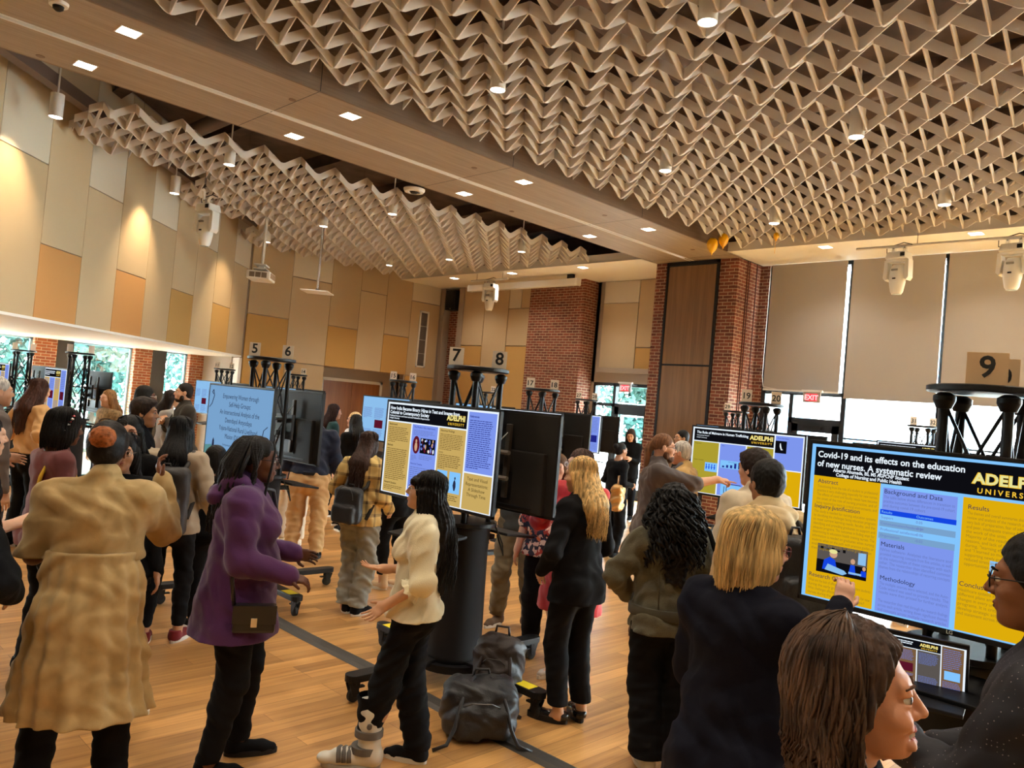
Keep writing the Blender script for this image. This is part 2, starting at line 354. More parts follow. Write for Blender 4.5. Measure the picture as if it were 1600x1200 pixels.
# far wall (Y = 18.2)
mb = MB(); mb.b2((8.76, 18.2, 2.6), (15.4, 18.5, 6.6)); mb.b2((8.76, 18.2, 0), (11.1, 18.5, 2.6)); mb.b2((13.72, 18.2, 0), (15.4, 18.5, 2.6)); mb.b2((11.0, 18.75, 0), (13.82, 18.8, 2.7)); mb.b2((11.0, 18.4, 2.58), (13.82, 18.8, 2.7)); mb.b2((11.0, 18.4, 0), (11.1, 18.8, 2.7)); mb.b2((13.72, 18.4, 0), (13.82, 18.8, 2.7)); mb.b2((8.7, 18.5, 0), (8.8, 20.4, 2.6))
wf = struct(mb, 'wall_far', GREYW)
MB().b2((8.72, 18.16, 0), (8.8, 18.52, 2.56)).build('corner_post', WHITEM, wf, bevel=.01)
xs = [8.82, 9.93, 11.08, 12.0, 12.87, 13.75, 14.8]
lay = [[(.1, 3.66, GOLD), (3.68, 6.5, TAN)], [(.1, 2.58, TAN), (2.6, 4.76, SAND), (4.78, 6.5, CREAM)], [(2.6, 3.66, GOLD), (3.68, 6.5, TAN)], [(2.6, 4.74, SAND), (4.76, 6.5, TAN)],
       [(2.6, 3.66, GOLD), (3.68, 6.5, TAN)], [(.1, 2.58, GOLD), (2.6, 4.74, TAN), (4.76, 6.5, CREAM)]]
for i in range(6):
    for z0, z1, m_ in lay[i]:
        if i == 5 and z0 > 4.7: z1 = ZC
        MB().b2((xs[i]+.004, 18.155, z0), (xs[i+1]-.004, 18.2, z1)).build('acoustic_panel', m_, wf, bevel=.008)
mb = MB(); mb.b2((11.36, 18.7, 0), (11.44, 18.76, 2.32)); mb.b2((13.3, 18.7, 0), (13.38, 18.76, 2.32)); mb.b2((11.36, 18.7, 2.24), (13.38, 18.76, 2.32))
d3 = struct(mb, 'door_3', WHITEM)
for xa in (11.45, 12.375): MB().b2((xa, 18.71, .01), (xa+.915, 18.75, 2.235)).build('door_leaf', DOORW, d3, bevel=.003)
vt = empty('wall_vent', (14.24, 18.15, 2.86), 0, 'tall narrow grey ventilation grille in a white frame on the far wall', 'vent')
mb = MB(); mb.b2((-.17, -.02, 0), (-.12, .01, 1.64)); mb.b2((.12, -.02, 0), (.17, .01, 1.64))
for z in (0, .4, .8, 1.2, 1.6): mb.b2((-.17, -.02, z), (.17, .01, z+(.05 if z in (0, 1.6) else .012)))
mb.build('frame', WHITEP, vt)
mb = MB()
for k in range(60): mb.box((0, -.002, .04+k*.026), (.25, .02, .004), rot=Matrix.Rotation(.6, 3, 'X'))
mb.b2((-.12, .004, .02), (.12, .006, 1.62)); mb.build('grille', mat('vent_grey', srgb(120, 110, 105), .6), vt)
# angled wall on the left above the overhang: Y - X = 9.4185
DW = .70711; NX = Vector((DW, -DW, 0)); SX = Vector((DW, DW, 0)); BASE = Vector((-9.4185/2, 9.4185/2, 0))
def wp(s, n, z): q = BASE+SX*s+NX*n; return (q.x, q.y, z)
def wbox(mb, s0, s1, n0, n1, z0, z1):
    v = [wp(s0, n0, z0), wp(s1, n0, z0), wp(s1, n1, z0), wp(s0, n1, z0), wp(s0, n0, z1), wp(s1, n0, z1), wp(s1, n1, z1), wp(s0, n1, z1)]
    return mb.add(v, [(0, 1, 2, 3), (7, 6, 5, 4), (0, 4, 5, 1), (1, 5, 6, 2), (2, 6, 7, 3), (3, 7, 4, 0)])
mb = MB(); wbox(mb, 0, 19.2, -.3, -.04, 2.6, 6.6); wlf = struct(mb, 'wall_left', GREYW)
for k in range(17):
    s1 = 19.08-1.04*k; s0 = s1-1.032
    if k % 2 == 0: ls = [(2.6, 4.73, SAND if k % 4 else TAN), (4.74, 6.55, CREAM)]
    else: ls = [(2.6, 3.64, GOLD if k in (1, 3) else ORANGE), (3.65, 6.55, TAN if k % 4 == 1 else SAND)]
    if k == 9: ls = [(2.6, 3.64, ORANGE), (3.65, 6.55, SAND)]
    for z0, z1, m_ in ls:
        mb = MB(); wbox(mb, s0, s1, -.04, .004, z0, z1); mb.build('acoustic_panel', m_, wlf, bevel=.008)
# overhang ceiling, glazing and brick piers behind (Y = 20.4)
mb = MB(); mb.prism([(-5, 4.4), (8.78, 18.18), (8.78, 20.5), (-5, 20.5)], 2.58, 2.62); ov = struct(mb, 'ceiling_overhang', mat('white_soffit', (.86, .86, .84), .6))
struct(MB().b2((-5, 20.38, 2.58), (8.9, 20.6, 6.6)), 'wall_outer', WHITEM)
for i, (xa, xb) in enumerate(((-1.6, -1.15), (1.55, 2.0), (4.83, 5.29), (6.99, 7.41), (8.35, 8.75))):
    struct(MB().b2((xa, 20.1, 0), (xb, 20.5, 2.58)), 'wall_brick_%d' % (i+1), BRICKO)
    if i in (2, 3): struct(MB().b2((xb, 20.15, 0), (xb+.36, 20.45, 2.58)), 'trim_%d' % (i+1), mat('charcoal_panel', srgb(70, 66, 62), .7))
for i, (xa, xb) in enumerate(((-5, -1.6), (-1.15, 1.55), (2.0, 4.83), (5.65, 6.99), (7.77, 8.35))):
    mb = MB(); mb.b2((xa, 20.3, 0), (xb, 20.38, .08)); mb.b2((xb-.05, 20.3, 0), (xb, 20.38, 2.58)); mb.b2((xa, 20.3, 2.54), (xb, 20.38, 2.58))
    w_ = struct(mb, 'window_%d' % (9+i), mat('pale_frame', srgb(150, 190, 215), .5)); MB().b2((xa, 20.34, .08), (xb, 20.345, 2.54)).build('pane', GLASS, w_)
# ------------------------------------------------------------------ outside
def ground_out():
    m = mat('paving', srgb(196, 196, 190), .9, var=(.4, .1))
    mb = MB(); mb.b2((15.2, -40, -.16), (75, 60, -.11)); mb.b2((-40, 21.5, -.16), (15.2, 75, -.11)); struct(mb, 'ground', m)
ground_out()
fac = empty('building', (34, 0, -.1), 0, 'pale building across the terrace, seen washed out through the glass wall', 'building')
FW = mat('pale_facade', srgb(228, 226, 220), .9)
MB().b2((0, -22, 0), (5, 24, 9)).build('facade', FW, fac)
mb = MB()
for k in range(14): mb.b2((-.06, -20+k*3.2, 1.0), (-.01, -18.4+k*3.2, 3.2)); mb.b2((-.06, -20+k*3.2, 4.6), (-.01, -18.4+k*3.2, 6.8))
mb.build('window', mat('far_window', srgb(130, 165, 190), .3), fac)
mb = MB()
for z in (.6, .85, 1.1): mb.tube([(17.5, -9, z), (17.5, 12, z)], .012, 5)
for k in range(12): mb.tube([(17.5, -9+k*1.9, -.1), (17.5, -9+k*1.9, 1.12)], .02, 5)
tag(mb.build('railing', FRAME), 'thin dark metal railing on the terrace outside the glass wall', 'railing')
LEAF = mat('green_leaves', srgb(44, 88, 80), .8, var=(4, .3)); BARK = mat('bark', srgb(96, 80, 66), .9)
def tree(x, y, h, r, label, seed):
    rs = np.random.RandomState(seed); e = empty('tree', (x, y, -.12), 0, label, 'tree', 'trees outside the left windows')
    MB().tube([(0, 0, 0), (.1, .05, h*.3), (0, .1, h*.6)], [.18, .14, .08], 8).build('trunk', BARK, e, smooth=True)
    n = 4200; c = rs.normal(size=(n, 3)); c /= np.linalg.norm(c, axis=1)[:, None]; c *= (rs.rand(n, 1)**.45)
    c = c*np.array([r, r, h*.47])+np.array([0, 0, h*.5]); c += rs.normal(size=(n, 3))*.15
    mb = MB(); s = .16
    for q in c:
        a = rs.normal(size=3); a /= np.linalg.norm(a); b = np.cross(a, rs.normal(size=3)); b /= np.linalg.norm(b)
        mb.add([q-a*s, q-b*s*.5, q+a*s, q+b*s*.5], [(0, 1, 2, 3)])
    mb.build('foliage', LEAF, e)
for i, (x, y, h, r) in enumerate(((-3, 29, 7, 2.6), (2.2, 27, 6.5, 2.3), (6.3, 28.5, 7.5, 2.6), (9.2, 30, 7, 2.6), (12.5, 33, 8, 3.0), (22.5, 15.5, 6, 2.0))):
    tree(x, y, h, r, ['leafy tree outside the glazing at the far left edge', 'leafy tree outside, left of the first brick strip', 'leafy tree outside between the two orange brick strips',
        'leafy tree outside behind the man in the dark blazer', 'taller leafy tree outside near the corner post', 'small tree outside behind the exit door between the brick piers'][i], i+3)
# ------------------------------------------------------------------ ceiling lattices of crossing wavy strips
Q = .3062; ZL = 5.24; HW = .185; DPT = .112; TH = .011
def strip_pts(n0, n1, low_par, ext0, ext1):
    "samples (t, z) along a strip; node k is low when k%2==low_par"
    pts = []
    a, b = n0-ext0, n1+ext1
    ts = set([a, b])
    for k in range(int(math.floor(a))-1, int(math.ceil(b))+2):
        if k % 2 == low_par: cand = [k-.3, k-.17, k-.06, k+.06, k+.17, k+.3]
        else: cand = [k-.04, k+.04]
        for c in cand:
            if a < c < b: ts.add(c)
    for t in sorted(ts):
        k = round(t); u = abs(t-k)
        dlow = u if k % 2 == low_par else 1-u
        if dlow < .3: z = HW*.22*(dlow/.3)**2
        else: z = HW*(.22+.78*(dlow-.3)/.7)
        pts.append((t*Q, z))
    return pts
def strip(par, axis, fixed, org, pts, shift=0.0, low_par=0):
    mb = MB(); V = []; n = len(pts); d = TH/2
    for t, z in pts:
        for off, zz in ((-d, z), (d, z), (d, z+DPT), (-d, z+DPT)):
            s_ = shift*(1-z/HW) if shift else 0
            if axis == 'X': V.append((org[0]+t, org[1]+fixed+off+s_, ZL+zz))
            else: V.append((org[0]+fixed+off+s_, org[1]+t, ZL+zz))
    F = []
    for i in range(n-1):
        for k in range(4): F.append((i*4+k, i*4+(k+1) % 4, i*4+4+(k+1) % 4, i*4+4+k))
    F += [(3, 2, 1, 0), tuple((n-1)*4+k for k in range(4))]
    mb.add(V, F); return mb.build('baffle', LATTICE, par)
def lattice(label, org, cells):
    "cells: list of (i0,i1,j0,j1) node rectangles, low nodes where (i+j) is even"
    e = empty('ceiling_lattice', (0, 0, 0), 0, label, 'ceiling lattice')
    js = {}; is_ = {}; X_ = .55
    for i0, i1, j0, j1 in cells:
        for j in range(j0, j1+1): js.setdefault(j, []).append((i0, i1))
        for i in range(i0, i1+1): is_.setdefault(i, []).append((j0, j1))
    def runs(l):
        l = sorted(l); out = [list(l[0])]
        for a, b in l[1:]:
            if a <= out[-1][1]: out[-1][1] = max(out[-1][1], b)
            else: out.append([a, b])
        return out
    for j, l in js.items():
        for a, b in runs(l):
            strip(e, 'X', j*Q, org, strip_pts(a, b, j % 2, X_ if (a+j) % 2 else 0, X_ if (b+j) % 2 else 0))
    for i, l in is_.items():
        for a, b in runs(l):
            strip(e, 'Y', i*Q, org, strip_pts(a, b, i % 2, X_ if (a+i) % 2 else 0, X_ if (b+i) % 2 else 0))
    mb = MB()
    for i0, i1, j0, j1 in cells:
        for i in range(i0+2, i1, 8):
            for j in range(j0+2, j1, 8):
                mb.tube([(org[0]+i*Q, org[1]+j*Q, ZL+.2), (org[0]+i*Q, org[1]+j*Q, 6.6)], .003, 4)
    mb.build('hanger_wire', CHROME, e)
    return e
lattice('large pale lattice ceiling of wavy strips filling the upper right, right of the wood beam', (12.97, 7.36), [(-38, 0, -32, 0)])
lattice('smaller pale wavy strip lattice left of the wood beam, stepped along the angled wall', (13.03, 17.78),
        [(-32, 0, -22, -16), (-24, 0, -16, -8), (-16, 0, -8, 0)])
# plenum: ducts and joists above the lattices
def duct(pts, r, label, n=16):
    e = MB().tube(pts, r, n).build('air_duct', DUCT, smooth=True); tag(e, label, 'duct', 'ducts above the ceiling lattices')
duct([(-4, 5.2, 6.15), (13, 5.2, 6.15)], .24, 'round metal duct above the large lattice, nearer the beam')
duct([(-4, 1.6, 6.2), (13, 1.6, 6.2)], .2, 'round metal duct above the middle of the large lattice')
duct([(9, -6, 6.0), (9, 7.5, 6.0)], .16, 'thinner metal duct crossing above the large lattice')
duct([(3.2, 11.6, 6.12), (13, 11.6, 6.12)], .18, 'round metal duct above the small lattice')
duct([(5.0, 10.2, 5.95), (5.0, 13.6, 5.95)], .12, 'thin metal duct crossing above the small lattice')
for k in range(9):
    x = -2+k*2.0
    mb = MB(); mb.b2((x-.06, -7, 6.35), (x+.06, 18.2, 6.6)); mb.b2((x-.1, -7, 6.33), (x+.1, 18.2, 6.36)); struct(mb, 'ceiling_joist', DECK)
# steel channel and pipe near the angled wall, top left
tag(MB().box((4.5, 13.3, 5.62), (10.5, .16, .16), rot=rotz(PI/4)).build('ceiling_channel', DUCT), 'dark steel channel beside the angled wall above the wall washing lights', 'beam')
# ------------------------------------------------------------------ lamps
GLOW = emis('lamp_glow', (1.0, .90, .74), 14)
def spot(parent, z, power, angle=105, r=.07, blend=.7, col=WARM, tilt=None):
    l = bpy.data.lights.new('bulb', 'SPOT'); l.energy = power; l.color = col; l.spot_size = math.radians(angle); l.spot_blend = blend; l.shadow_soft_size = r
    o = bpy.data.objects.new('bulb', l); COL.objects.link(o); o.parent = parent; o.location = (0, 0, z)
    if tilt: o.rotation_euler = tilt
    return o
# square recessed lights of the beam and of the white border
sq = []
def square_light(x, y, label, power, grp):
    if not sq:
        e = empty('square_downlight', (x, y, ZC), 0, label, 'ceiling light', grp)
        mb = MB(); s = .105
        for a, b, c_, d_ in ((-s, -s, s, -s+.012), (-s, s-.012, s, s), (-s, -s, -s+.012, s), (s-.012, -s, s, s)): mb.b2((a, b, -.006), (c_, d_, .004))
        mb.build('trim_ring', WHITEP, e); MB().b2((-.095, -.095, -.004), (.095, .095, -.001)).build('lens', GLOW, e); sq.append(e)
    else: e = dup(sq[0], (x, y, ZC), 0, label, grp)
    spot(e, -.03, power, 130); return e
for k, x in enumerate((-.55, 2.49, 5.03, 8.04, 11.2)):
    w_ = ['behind the viewer', 'nearest the top left corner', 'second along', 'third along', 'by the brick pier'][k]
    square_light(x, 8.19, 'square light in the wood beam, large lattice side, '+w_, 58, 'square lights in the beam')
    square_light(x, 9.52, 'square light in the wood beam, small lattice side, '+w_, 58, 'square lights in the beam')
for x, y, t in ((13.65, 16.25, 'leftmost, above the brick niche'), (13.62, 14.0, 'behind the stage light'), (13.62, 11.7, 'right of the screen casing'), (13.57, 6.05, 'left of the stage lights'),
                (13.5, 3.65, 'above the long pipe by the glass wall'), (13.5, 1.2, 'beyond the right edge'), (13.5, -1.2, 'far right')):
    square_light(x, y, 'square light in the white border ceiling, '+t, 55, 'square lights in the white border')
can = []
def can_light(x, y, label, power, grp, zb=5.2, wash=False):
    if not can:
        e = empty('cylinder_downlight', (x, y, zb), 0, label, 'ceiling light', grp)
        mb = MB(); mb.lathe([(.074, .005), (.08, 0), (.08, .3), (.0, .3)], 24); mb.tube([(0, 0, .3), (0, 0, .75)], .012, 6); mb.build('housing', WHITEP, e, smooth=True)
        MB().lathe([(0, .004), (.073, .004)], 24).build('lens', GLOW, e); can.append(e)
    else: e = dup(can[0], (x, y, zb), 0, label, grp)
    spot(e, -.02, power, 110); return e
for i, x in enumerate((-.75, 2.3, 5.35, 8.4, 11.43)):
    for j, y in enumerate((-1.4, 1.05, 3.5, 5.95)):
        can_light(x, y, 'white cylinder light in the large lattice, %s row from the beam, %s' % (('fourth', 'third', 'second', 'nearest')[j], ('behind viewer', 'overhead', 'near view top', 'midway', 'by glass wall')[i]), 95, 'cylinder lights in the large lattice')
for x, y, t in ((5.05, 11.45, 'nearest the wood beam at its near end'), (8.15, 11.57, 'beam side'), (11.5, 11.6, 'beam side, far end'), (8.12, 13.82, 'middle row, above the pole'), (11.5, 13.93, 'middle row, far'), (11.44, 16.17, 'wall side, far')):
    can_light(x, y, 'white cylinder light in the small lattice, '+t, 80, 'cylinder lights in the small lattice')
for x, y, t in ((2.68, 11.29, 'at the top left'), (5.2, 13.86, 'behind the single moving head light'), (8.21, 16.32, 'above the projector')):
    e = can_light(x, y, 'white cylinder wall washing light beside the angled wall, '+t, 30, 'wall washing lights', 5.12)
    for c in list(e.children):
        if c.type == 'LIGHT': bpy.data.objects.remove(c)
    c = Vector((-DW, DW, 0))
    o = spot(e, -.02, 150, 80, col=(1.0, .74, .45)); d_ = Vector((-DW*.52, DW*.52, -1)); o.rotation_euler = d_.to_track_quat('-Z', 'Y').to_euler()
    o2 = spot(e, -.02, 60, 100, col=(1.0, .74, .45))
for s_ in (-1.5,):
    pass
# ------------------------------------------------------------------ moving head stage lights
WM = mat('mover_shell', (.78, .78, .75), .35)
GLS = mat('lens_glass', (.5, .6, .65), .08, .2)
def mover(x, y, rz, label, z=4.98):
    e = empty('moving_head_light', (x, y, z), rz, label, 'stage light', 'moving head stage lights')
    mb = MB(); mb.box((0, 0, -.12), (.34, .26, .12), taper=.86); mb.build('base', WM, e, bevel=.02)
    MB().box((.12, -.132, -.12), (.07, .01, .06)).build('display', BLACKP, e)
    mb = MB(); mb.box((0, 0, -.2), (.36, .15, .05)); mb.prism([(-.2, -.19), (-.15, -.19), (-.13, -.3), (-.14, -.5), (-.17, -.53), (-.21, -.48)], -.075, .075, T=Matrix.Rotation(PI/2, 3, 'X'))
    mb.prism([(.2, -.19), (.21, -.48), (.17, -.53), (.14, -.5), (.13, -.3), (.15, -.19)], -.075, .075, T=Matrix.Rotation(PI/2, 3, 'X')); mb.build('yoke', WM, e, bevel=.012)
    h = MB().lathe([(.0, -.74), (.075, -.74), (.1, -.7), (.125, -.56), (.13, -.44), (.12, -.33), (.08, -.27), (0, -.26)], 20, sy=.85).build('head', WM, e, smooth=True)
    MB().lathe([(.0, -.746), (.068, -.746), (.068, -.735)], 20, sy=.85).build('lens', GLS, h, smooth=True)
    mb = MB(); mb.box((0, -.112, -.36), (.1, .02, .03)); mb.box((0, -.115, -.5), (.05, .012, .022), m=1); mb.build('vent_plate', [mat('vent_dark', srgb(140, 140, 135), .5), BLACKP], h)
    for s in (-.09, .09): mb = MB(); mb.box((s, 0, -.03), (.05, .05, .08)); mb.tube([(s, -.035, 0), (s, 0, .035), (s, .035, 0), (s, 0, -.03)], .01, 5); mb.build('clamp', CHROME, e)
    mb = MB(); mb.tube([(-.1, .1, -.1), (-.26, .1, -.05), (-.24, .05, .06), (-.1, 0, .06), (.05, .02, .1), (.2, 0, .05)], .008, 5); mb.build('cable', BLACKP, e, smooth='all')
    return e
RZ = -PI/2
mover(5.28, 12.6, RZ+.3, 'white moving head stage light hanging below the near end of the small lattice', 4.86)
mover(13.4, 14.5, RZ+.2, 'white moving head stage light on a short pipe in front of the screen casing', 5.06)
mover(13.2, 4.66, RZ-.15, 'white moving head light, left one on the long pipe by the glass wall', 5.06)
mover(13.2, 3.05, RZ-.15, 'white moving head light at the right edge on the long pipe', 5.06)
def pipe(a, b, label):
    e = MB().tube([a, b], .026, 10).build('lighting_pipe', WHITEP, smooth=True)
    m_ = MB(); 
    for t in (.15, .85):
        q = Vector(a).lerp(Vector(b), t); m_.tube([q, q+Vector((0, 0, 1.4))], .005, 5)
    c = m_.build('hanger', BLACKP, e); tag(e, label, 'pipe', 'pipes carrying the stage lights')
pipe((5.0, 12.15, 4.9), (5.5, 13.3, 4.9), 'short white pipe carrying the single stage light by the angled wall')
pipe((13.4, 15.25, 5.1), (13.4, 13.9, 5.1), 'short white pipe in front of the screen casing')
pipe((13.2, 5.35, 5.1), (13.2, -1.0, 5.1), 'long white pipe carrying two stage lights by the glass wall')
# ------------------------------------------------------------------ projector, plate, screen casing, speaker, camera
e = empty('projector', (7.5, 15.0, 4.06), PI/4+.1, 'white projector hanging on a pole below the small lattice', 'projector')
MB().box((0, 0, .09), (.56, .46, .17)).build('body', WHITEP, e, bevel=.025)
mb = MB()
for k in range(16): mb.box((-.2+k*.026, -.236, .1), (.012, .01, .1))
mb.build('vent', mat('vent_beige', srgb(190, 165, 140), .6), e)
mb = MB()
for k in range(3): mb.box((-.285, -.12+k*.12, .09), (.01, .1, .1))
mb.build('side_vent', mat('vent_shadow', srgb(120, 108, 95), .6), e)
mb = MB(); mb.box((0, 0, .23), (.34, .26, .03)); mb.box((-.02, 0, .31), (.36, .24, .03)); mb.box((0, 0, .27), (.12, .12, .08)); mb.build('bracket', WHITEP, e, bevel=.006)
MB().tube([(0, 0, .3), (0, 0, 1.8)], .03, 10).build('pole', WHITEP, e, smooth=True)
MB().tube([(-.05, -.05, 1.3), (-.13, -.06, .9), (-.09, -.05, .45)], .008, 5).build('cable', WHITEP, e)
e = empty('hanging_plate', (8.4, 14.3, 3.94), PI/4, 'flat white square plate on a pole, hanging just right of the projector', 'ceiling fixture')
MB().box((0, 0, .012), (.56, .56, .022)).build('plate', WHITEP, e, bevel=.005); MB().lathe([(.05, .02), (.055, .05), (.03, .08), (0, .08)], 14).build('collar', BLACKP, e)
MB().tube([(0, 0, .06), (0, 0, 1.9)], .026, 10).build('pole', CHROME, e, smooth=True)
e = empty('screen_casing', (14.2, 14.25, 5.02), 0, 'long white roll up projection screen casing under the white ceiling before the brick chimney', 'screen casing')
MB().box((0, 0, .06), (.16, 3.95, .17)).build('casing', WHITEP, e, bevel=.015)
mb = MB(); mb.box((0, -1.93, .06), (.17, .05, .18)); mb.box((0, 1.93, .06), (.17, .05, .18)); mb.build('end_cap', WHITEM, e, bevel=.01); MB().box((0, -1.7, .2), (.06, .2, .1)).build('bracket', BLACKP, e)
e = empty('wall_speaker', (14.95, 17.72, 4.62), RZ, 'black loudspeaker mounted high in the brick niche of the far corner', 'speaker')
MB().box((0, 0, .3), (.4, .3, .58)).build('cabinet', BLACKP, e, bevel=.015); MB().box((0, -.155, .32), (.36, .012, .5)).build('grille', BLACK, e)
MB().lathe([(0, 0), (.02, 0), (.02, .004)], 12, c=(.05, -.162, .04), rot=Matrix.Rotation(PI/2, 3, 'X')).build('badge', CHROME, e)
e = empty('smoke_detector', (7.38, 9.95, 5.22), 0, 'round white ceiling speaker at the edge of the beam above the small lattice', 'ceiling fixture')
mb = MB(); mb.lathe([(.17, 0), (.15, -.03), (.1, -.035), (.09, 0), (0, .0)], 24); mb.lathe([(.17, 0), (.17, .02), (0, .02)], 24); mb.build('ring', WHITEP, e, smooth=True); MB().lathe([(0, -.05), (.05, -.05), (.08, -.01), (.08, 0)], 20).build('cone', BLACKP, e, smooth=True)
e = empty('dome_camera', (1.86, 8.13, ZC), 0, 'white dome security camera on the beam at the top left edge', 'camera')
MB().lathe([(.085, 0), (.08, -.03), (.05, -.035)], 20).build('base', WHITEP, e, smooth=True); MB().lathe([(.05, -.03), (.045, -.06), (.02, -.08), (0, -.082)], 16).build('dome', BLACKP, e, smooth=True)
def sensor(x, y, label):
    tag(MB().lathe([(0, -.006), (.04, -.006), (.045, 0)], 16, c=(x, y, ZC)).build('sprinkler_cap', mat('cap_brown', srgb(120, 98, 80), .6)), label, 'ceiling fixture', 'round caps in the beam')
for x, y, t in ((2.1, 9.7, 'near the top left'), (4.35, 8.35, 'between the first lights'), (7.2, 8.35, 'midway'), (10.1, 8.3, 'right of the middle'), (12.9, 8.35, 'before the brick pier'), (9.2, 9.6, 'beside the third light')):
    sensor(x, y, 'small round flush cap in the wood beam, '+t)
# balloons caught at the tips of the large lattice
YB = mat('yellow_balloon', srgb(240, 180, 10), .3, coat=.3)
def balloon(x, y, z, label, k=1.0, string=.25):
    e = empty('balloon', (x, y, z), 0, label, 'balloon', 'balloons caught under the large lattice')
    MB().lathe([(.0, .13*k), (.05*k, .12*k), (.09*k, .07*k), (.1*k, .01*k), (.085*k, -.06*k), (.045*k, -.12*k), (.012, -.15*k), (.02, -.17*k), (0, -.17*k)], 20).build('skin', YB, e, smooth='all')
    MB().tube([(0, 0, -.15*k), (.01, .01, -.2*k), (-.01, 0, -.17*k-string)], .004, 4).build('ribbon', YB, e)
balloon(12.2, 7.5, 5.15, 'round yellow balloon hanging lowest at the corner tip of the large lattice', 1.0, .05)
balloon(12.33, 7.36, 5.26, 'yellow balloon wedged in the lattice just right of the hanging one', .9, .03)
balloon(12.5, 6.45, 5.28, 'shrivelled yellow balloon with a dangling ribbon, farther right under the lattice', .5, .22)
# exit signs
def exit_sign(x, y, z, label, rz=0):
    e = empty('exit_sign', (x, y, z), rz, label, 'exit sign', 'exit signs')
    MB().box((0, 0, 0), (.03, .34, .2)).build('housing', mat('exit_clear', srgb(170, 160, 160), .3), e, bevel=.005)
    MB().box((0, 0, .12), (.06, .4, .04)).build('canopy', WHITEP, e, bevel=.005); MB().b2((.02, -.03, .09), (.19 if y < 10 else .46, .03, .12)).build('wall_arm', BLACKP, e)
    MB().box((-.0165, 0, 0), (.002, .22, .14)).build('face', emis('exit_face', (1.0, .05, .06), 1.6), e)
    MB().text('EXIT', .13, (-.0195, 0, -.046), xd=(0, -1, 0), m=0, align='C', bold=.03).build('lettering', emis('exit_letters', (1, .35, .35), 2.2), e)
exit_sign(14.6, 6.55, 2.64, 'lit red EXIT sign over the door in the glass wall')
exit_sign(14.9, 11.18, 2.63, 'lit red EXIT sign over the door between the brick piers')
# ------------------------------------------------------------------ poster screens
def E(r, g, b, s=1.0): return emis('screen_%d_%d_%d' % (r, g, b), srgb(r, g, b), s)
SCR = dict(white=E(150, 200, 255, 1.05), black=emis('screen_black', (.004, .004, .006), 1), yellow=E(222, 172, 10), tan=E(200, 168, 96), olive=E(172, 156, 48), blue=E(126, 150, 236), lblue=E(130, 196, 252),
           dblue=E(20, 70, 225), pale=E(140, 190, 235), txt=E(40, 44, 70), txtb=E(60, 50, 20), wtxt=E(235, 245, 255), gold=E(250, 200, 60), cream=E(232, 226, 150), green=E(90, 140, 140), navy=E(30, 36, 130), skin=E(205, 160, 130), maroon=E(90, 20, 40), sky=E(120, 162, 204), grey=E(90, 84, 80), fade=E(104, 122, 190), fadey=E(160, 128, 30), fadet=E(120, 96, 50), brown=E(120, 90, 60))
SK = list(SCR); SM = [SCR[k] for k in SK]; SI = {k: i for i, k in enumerate(SK)}
class Slide:
    W, H = 1.21, .68
    def __init__(s): s.mb = MB(); s.z = 0; s.rs = random.Random(5)
    def pt(s, u, v, y=0): return (-s.W/2+u*s.W, -.0005-y, s.H/2-v*s.H)
    def rect(s, u0, v0, u1, v1, c, lv=1):
        y = lv*.0006; s.mb.quad(s.pt(u0, v1, y), s.pt(u1, v1, y), s.pt(u1, v0, y), s.pt(u0, v0, y), SI[c])
    def ell(s, u, v, ru, rv, c, lv=3, n=20):
        y = lv*.0006; pts = [s.pt(u+ru*math.cos(2*PI*k/n), v-rv*math.sin(2*PI*k/n), y) for k in range(n)]; s.mb.add(pts, [tuple(range(n))], SI[c])
    def poly(s, pts, c, lv=3): s.mb.add([s.pt(u, v, lv*.0006) for u, v in pts], [tuple(range(len(pts)-1, -1, -1))], SI[c])
    def line(s, pts, wd, c, lv=4): s.mb.tube([s.pt(u, v, lv*.0006) for u, v in pts], wd, 4, SI[c])
    def t(s, st, u, v, size, c='txt', al='L', bold=0.0, sp=1.0, lv=5, wmax=None): s.mb.text(st, size*s.H, s.pt(u, v, lv*.0006), m=SI[c], align=al, bold=bold, sp=sp, wmax=wmax*s.W if wmax else None)
    def para(s, u0, v0, u1, v1, c='txt', n=8, th=.35, ragged=.15):
        h = (v1-v0)/n
        for i in range(n):
            u = u0; e = u1-(u1-u0)*ragged*s.rs.random()
            if i == n-1: e = u0+(u1-u0)*(.3+.4*s.rs.random())
            while u < e:
                w_ = min(.008+.022*s.rs.random(), e-u); s.rect(u, v0+i*h+h*.3, u+w_, v0+i*h+h*(.3+th), c, 4); u += w_+.004
    def logo(s, u, v, w_, k=1.0):
        s.t('ADELPHI', u, v, .085*k, 'gold', bold=.055, sp=1.05, lv=4, wmax=w_+.004); s.t('ADELPHI', u+.002, v-.002, .08*k, 'cream', bold=.03, sp=1.05, lv=6, wmax=w_)
        s.t('UNIVERSITY', u+w_*.07, v+.055*k, .042*k, 'gold', bold=.02, sp=1.5, lv=5, wmax=w_*.9)
    def done(s, parent): return s.mb.build('screen', SM, parent)
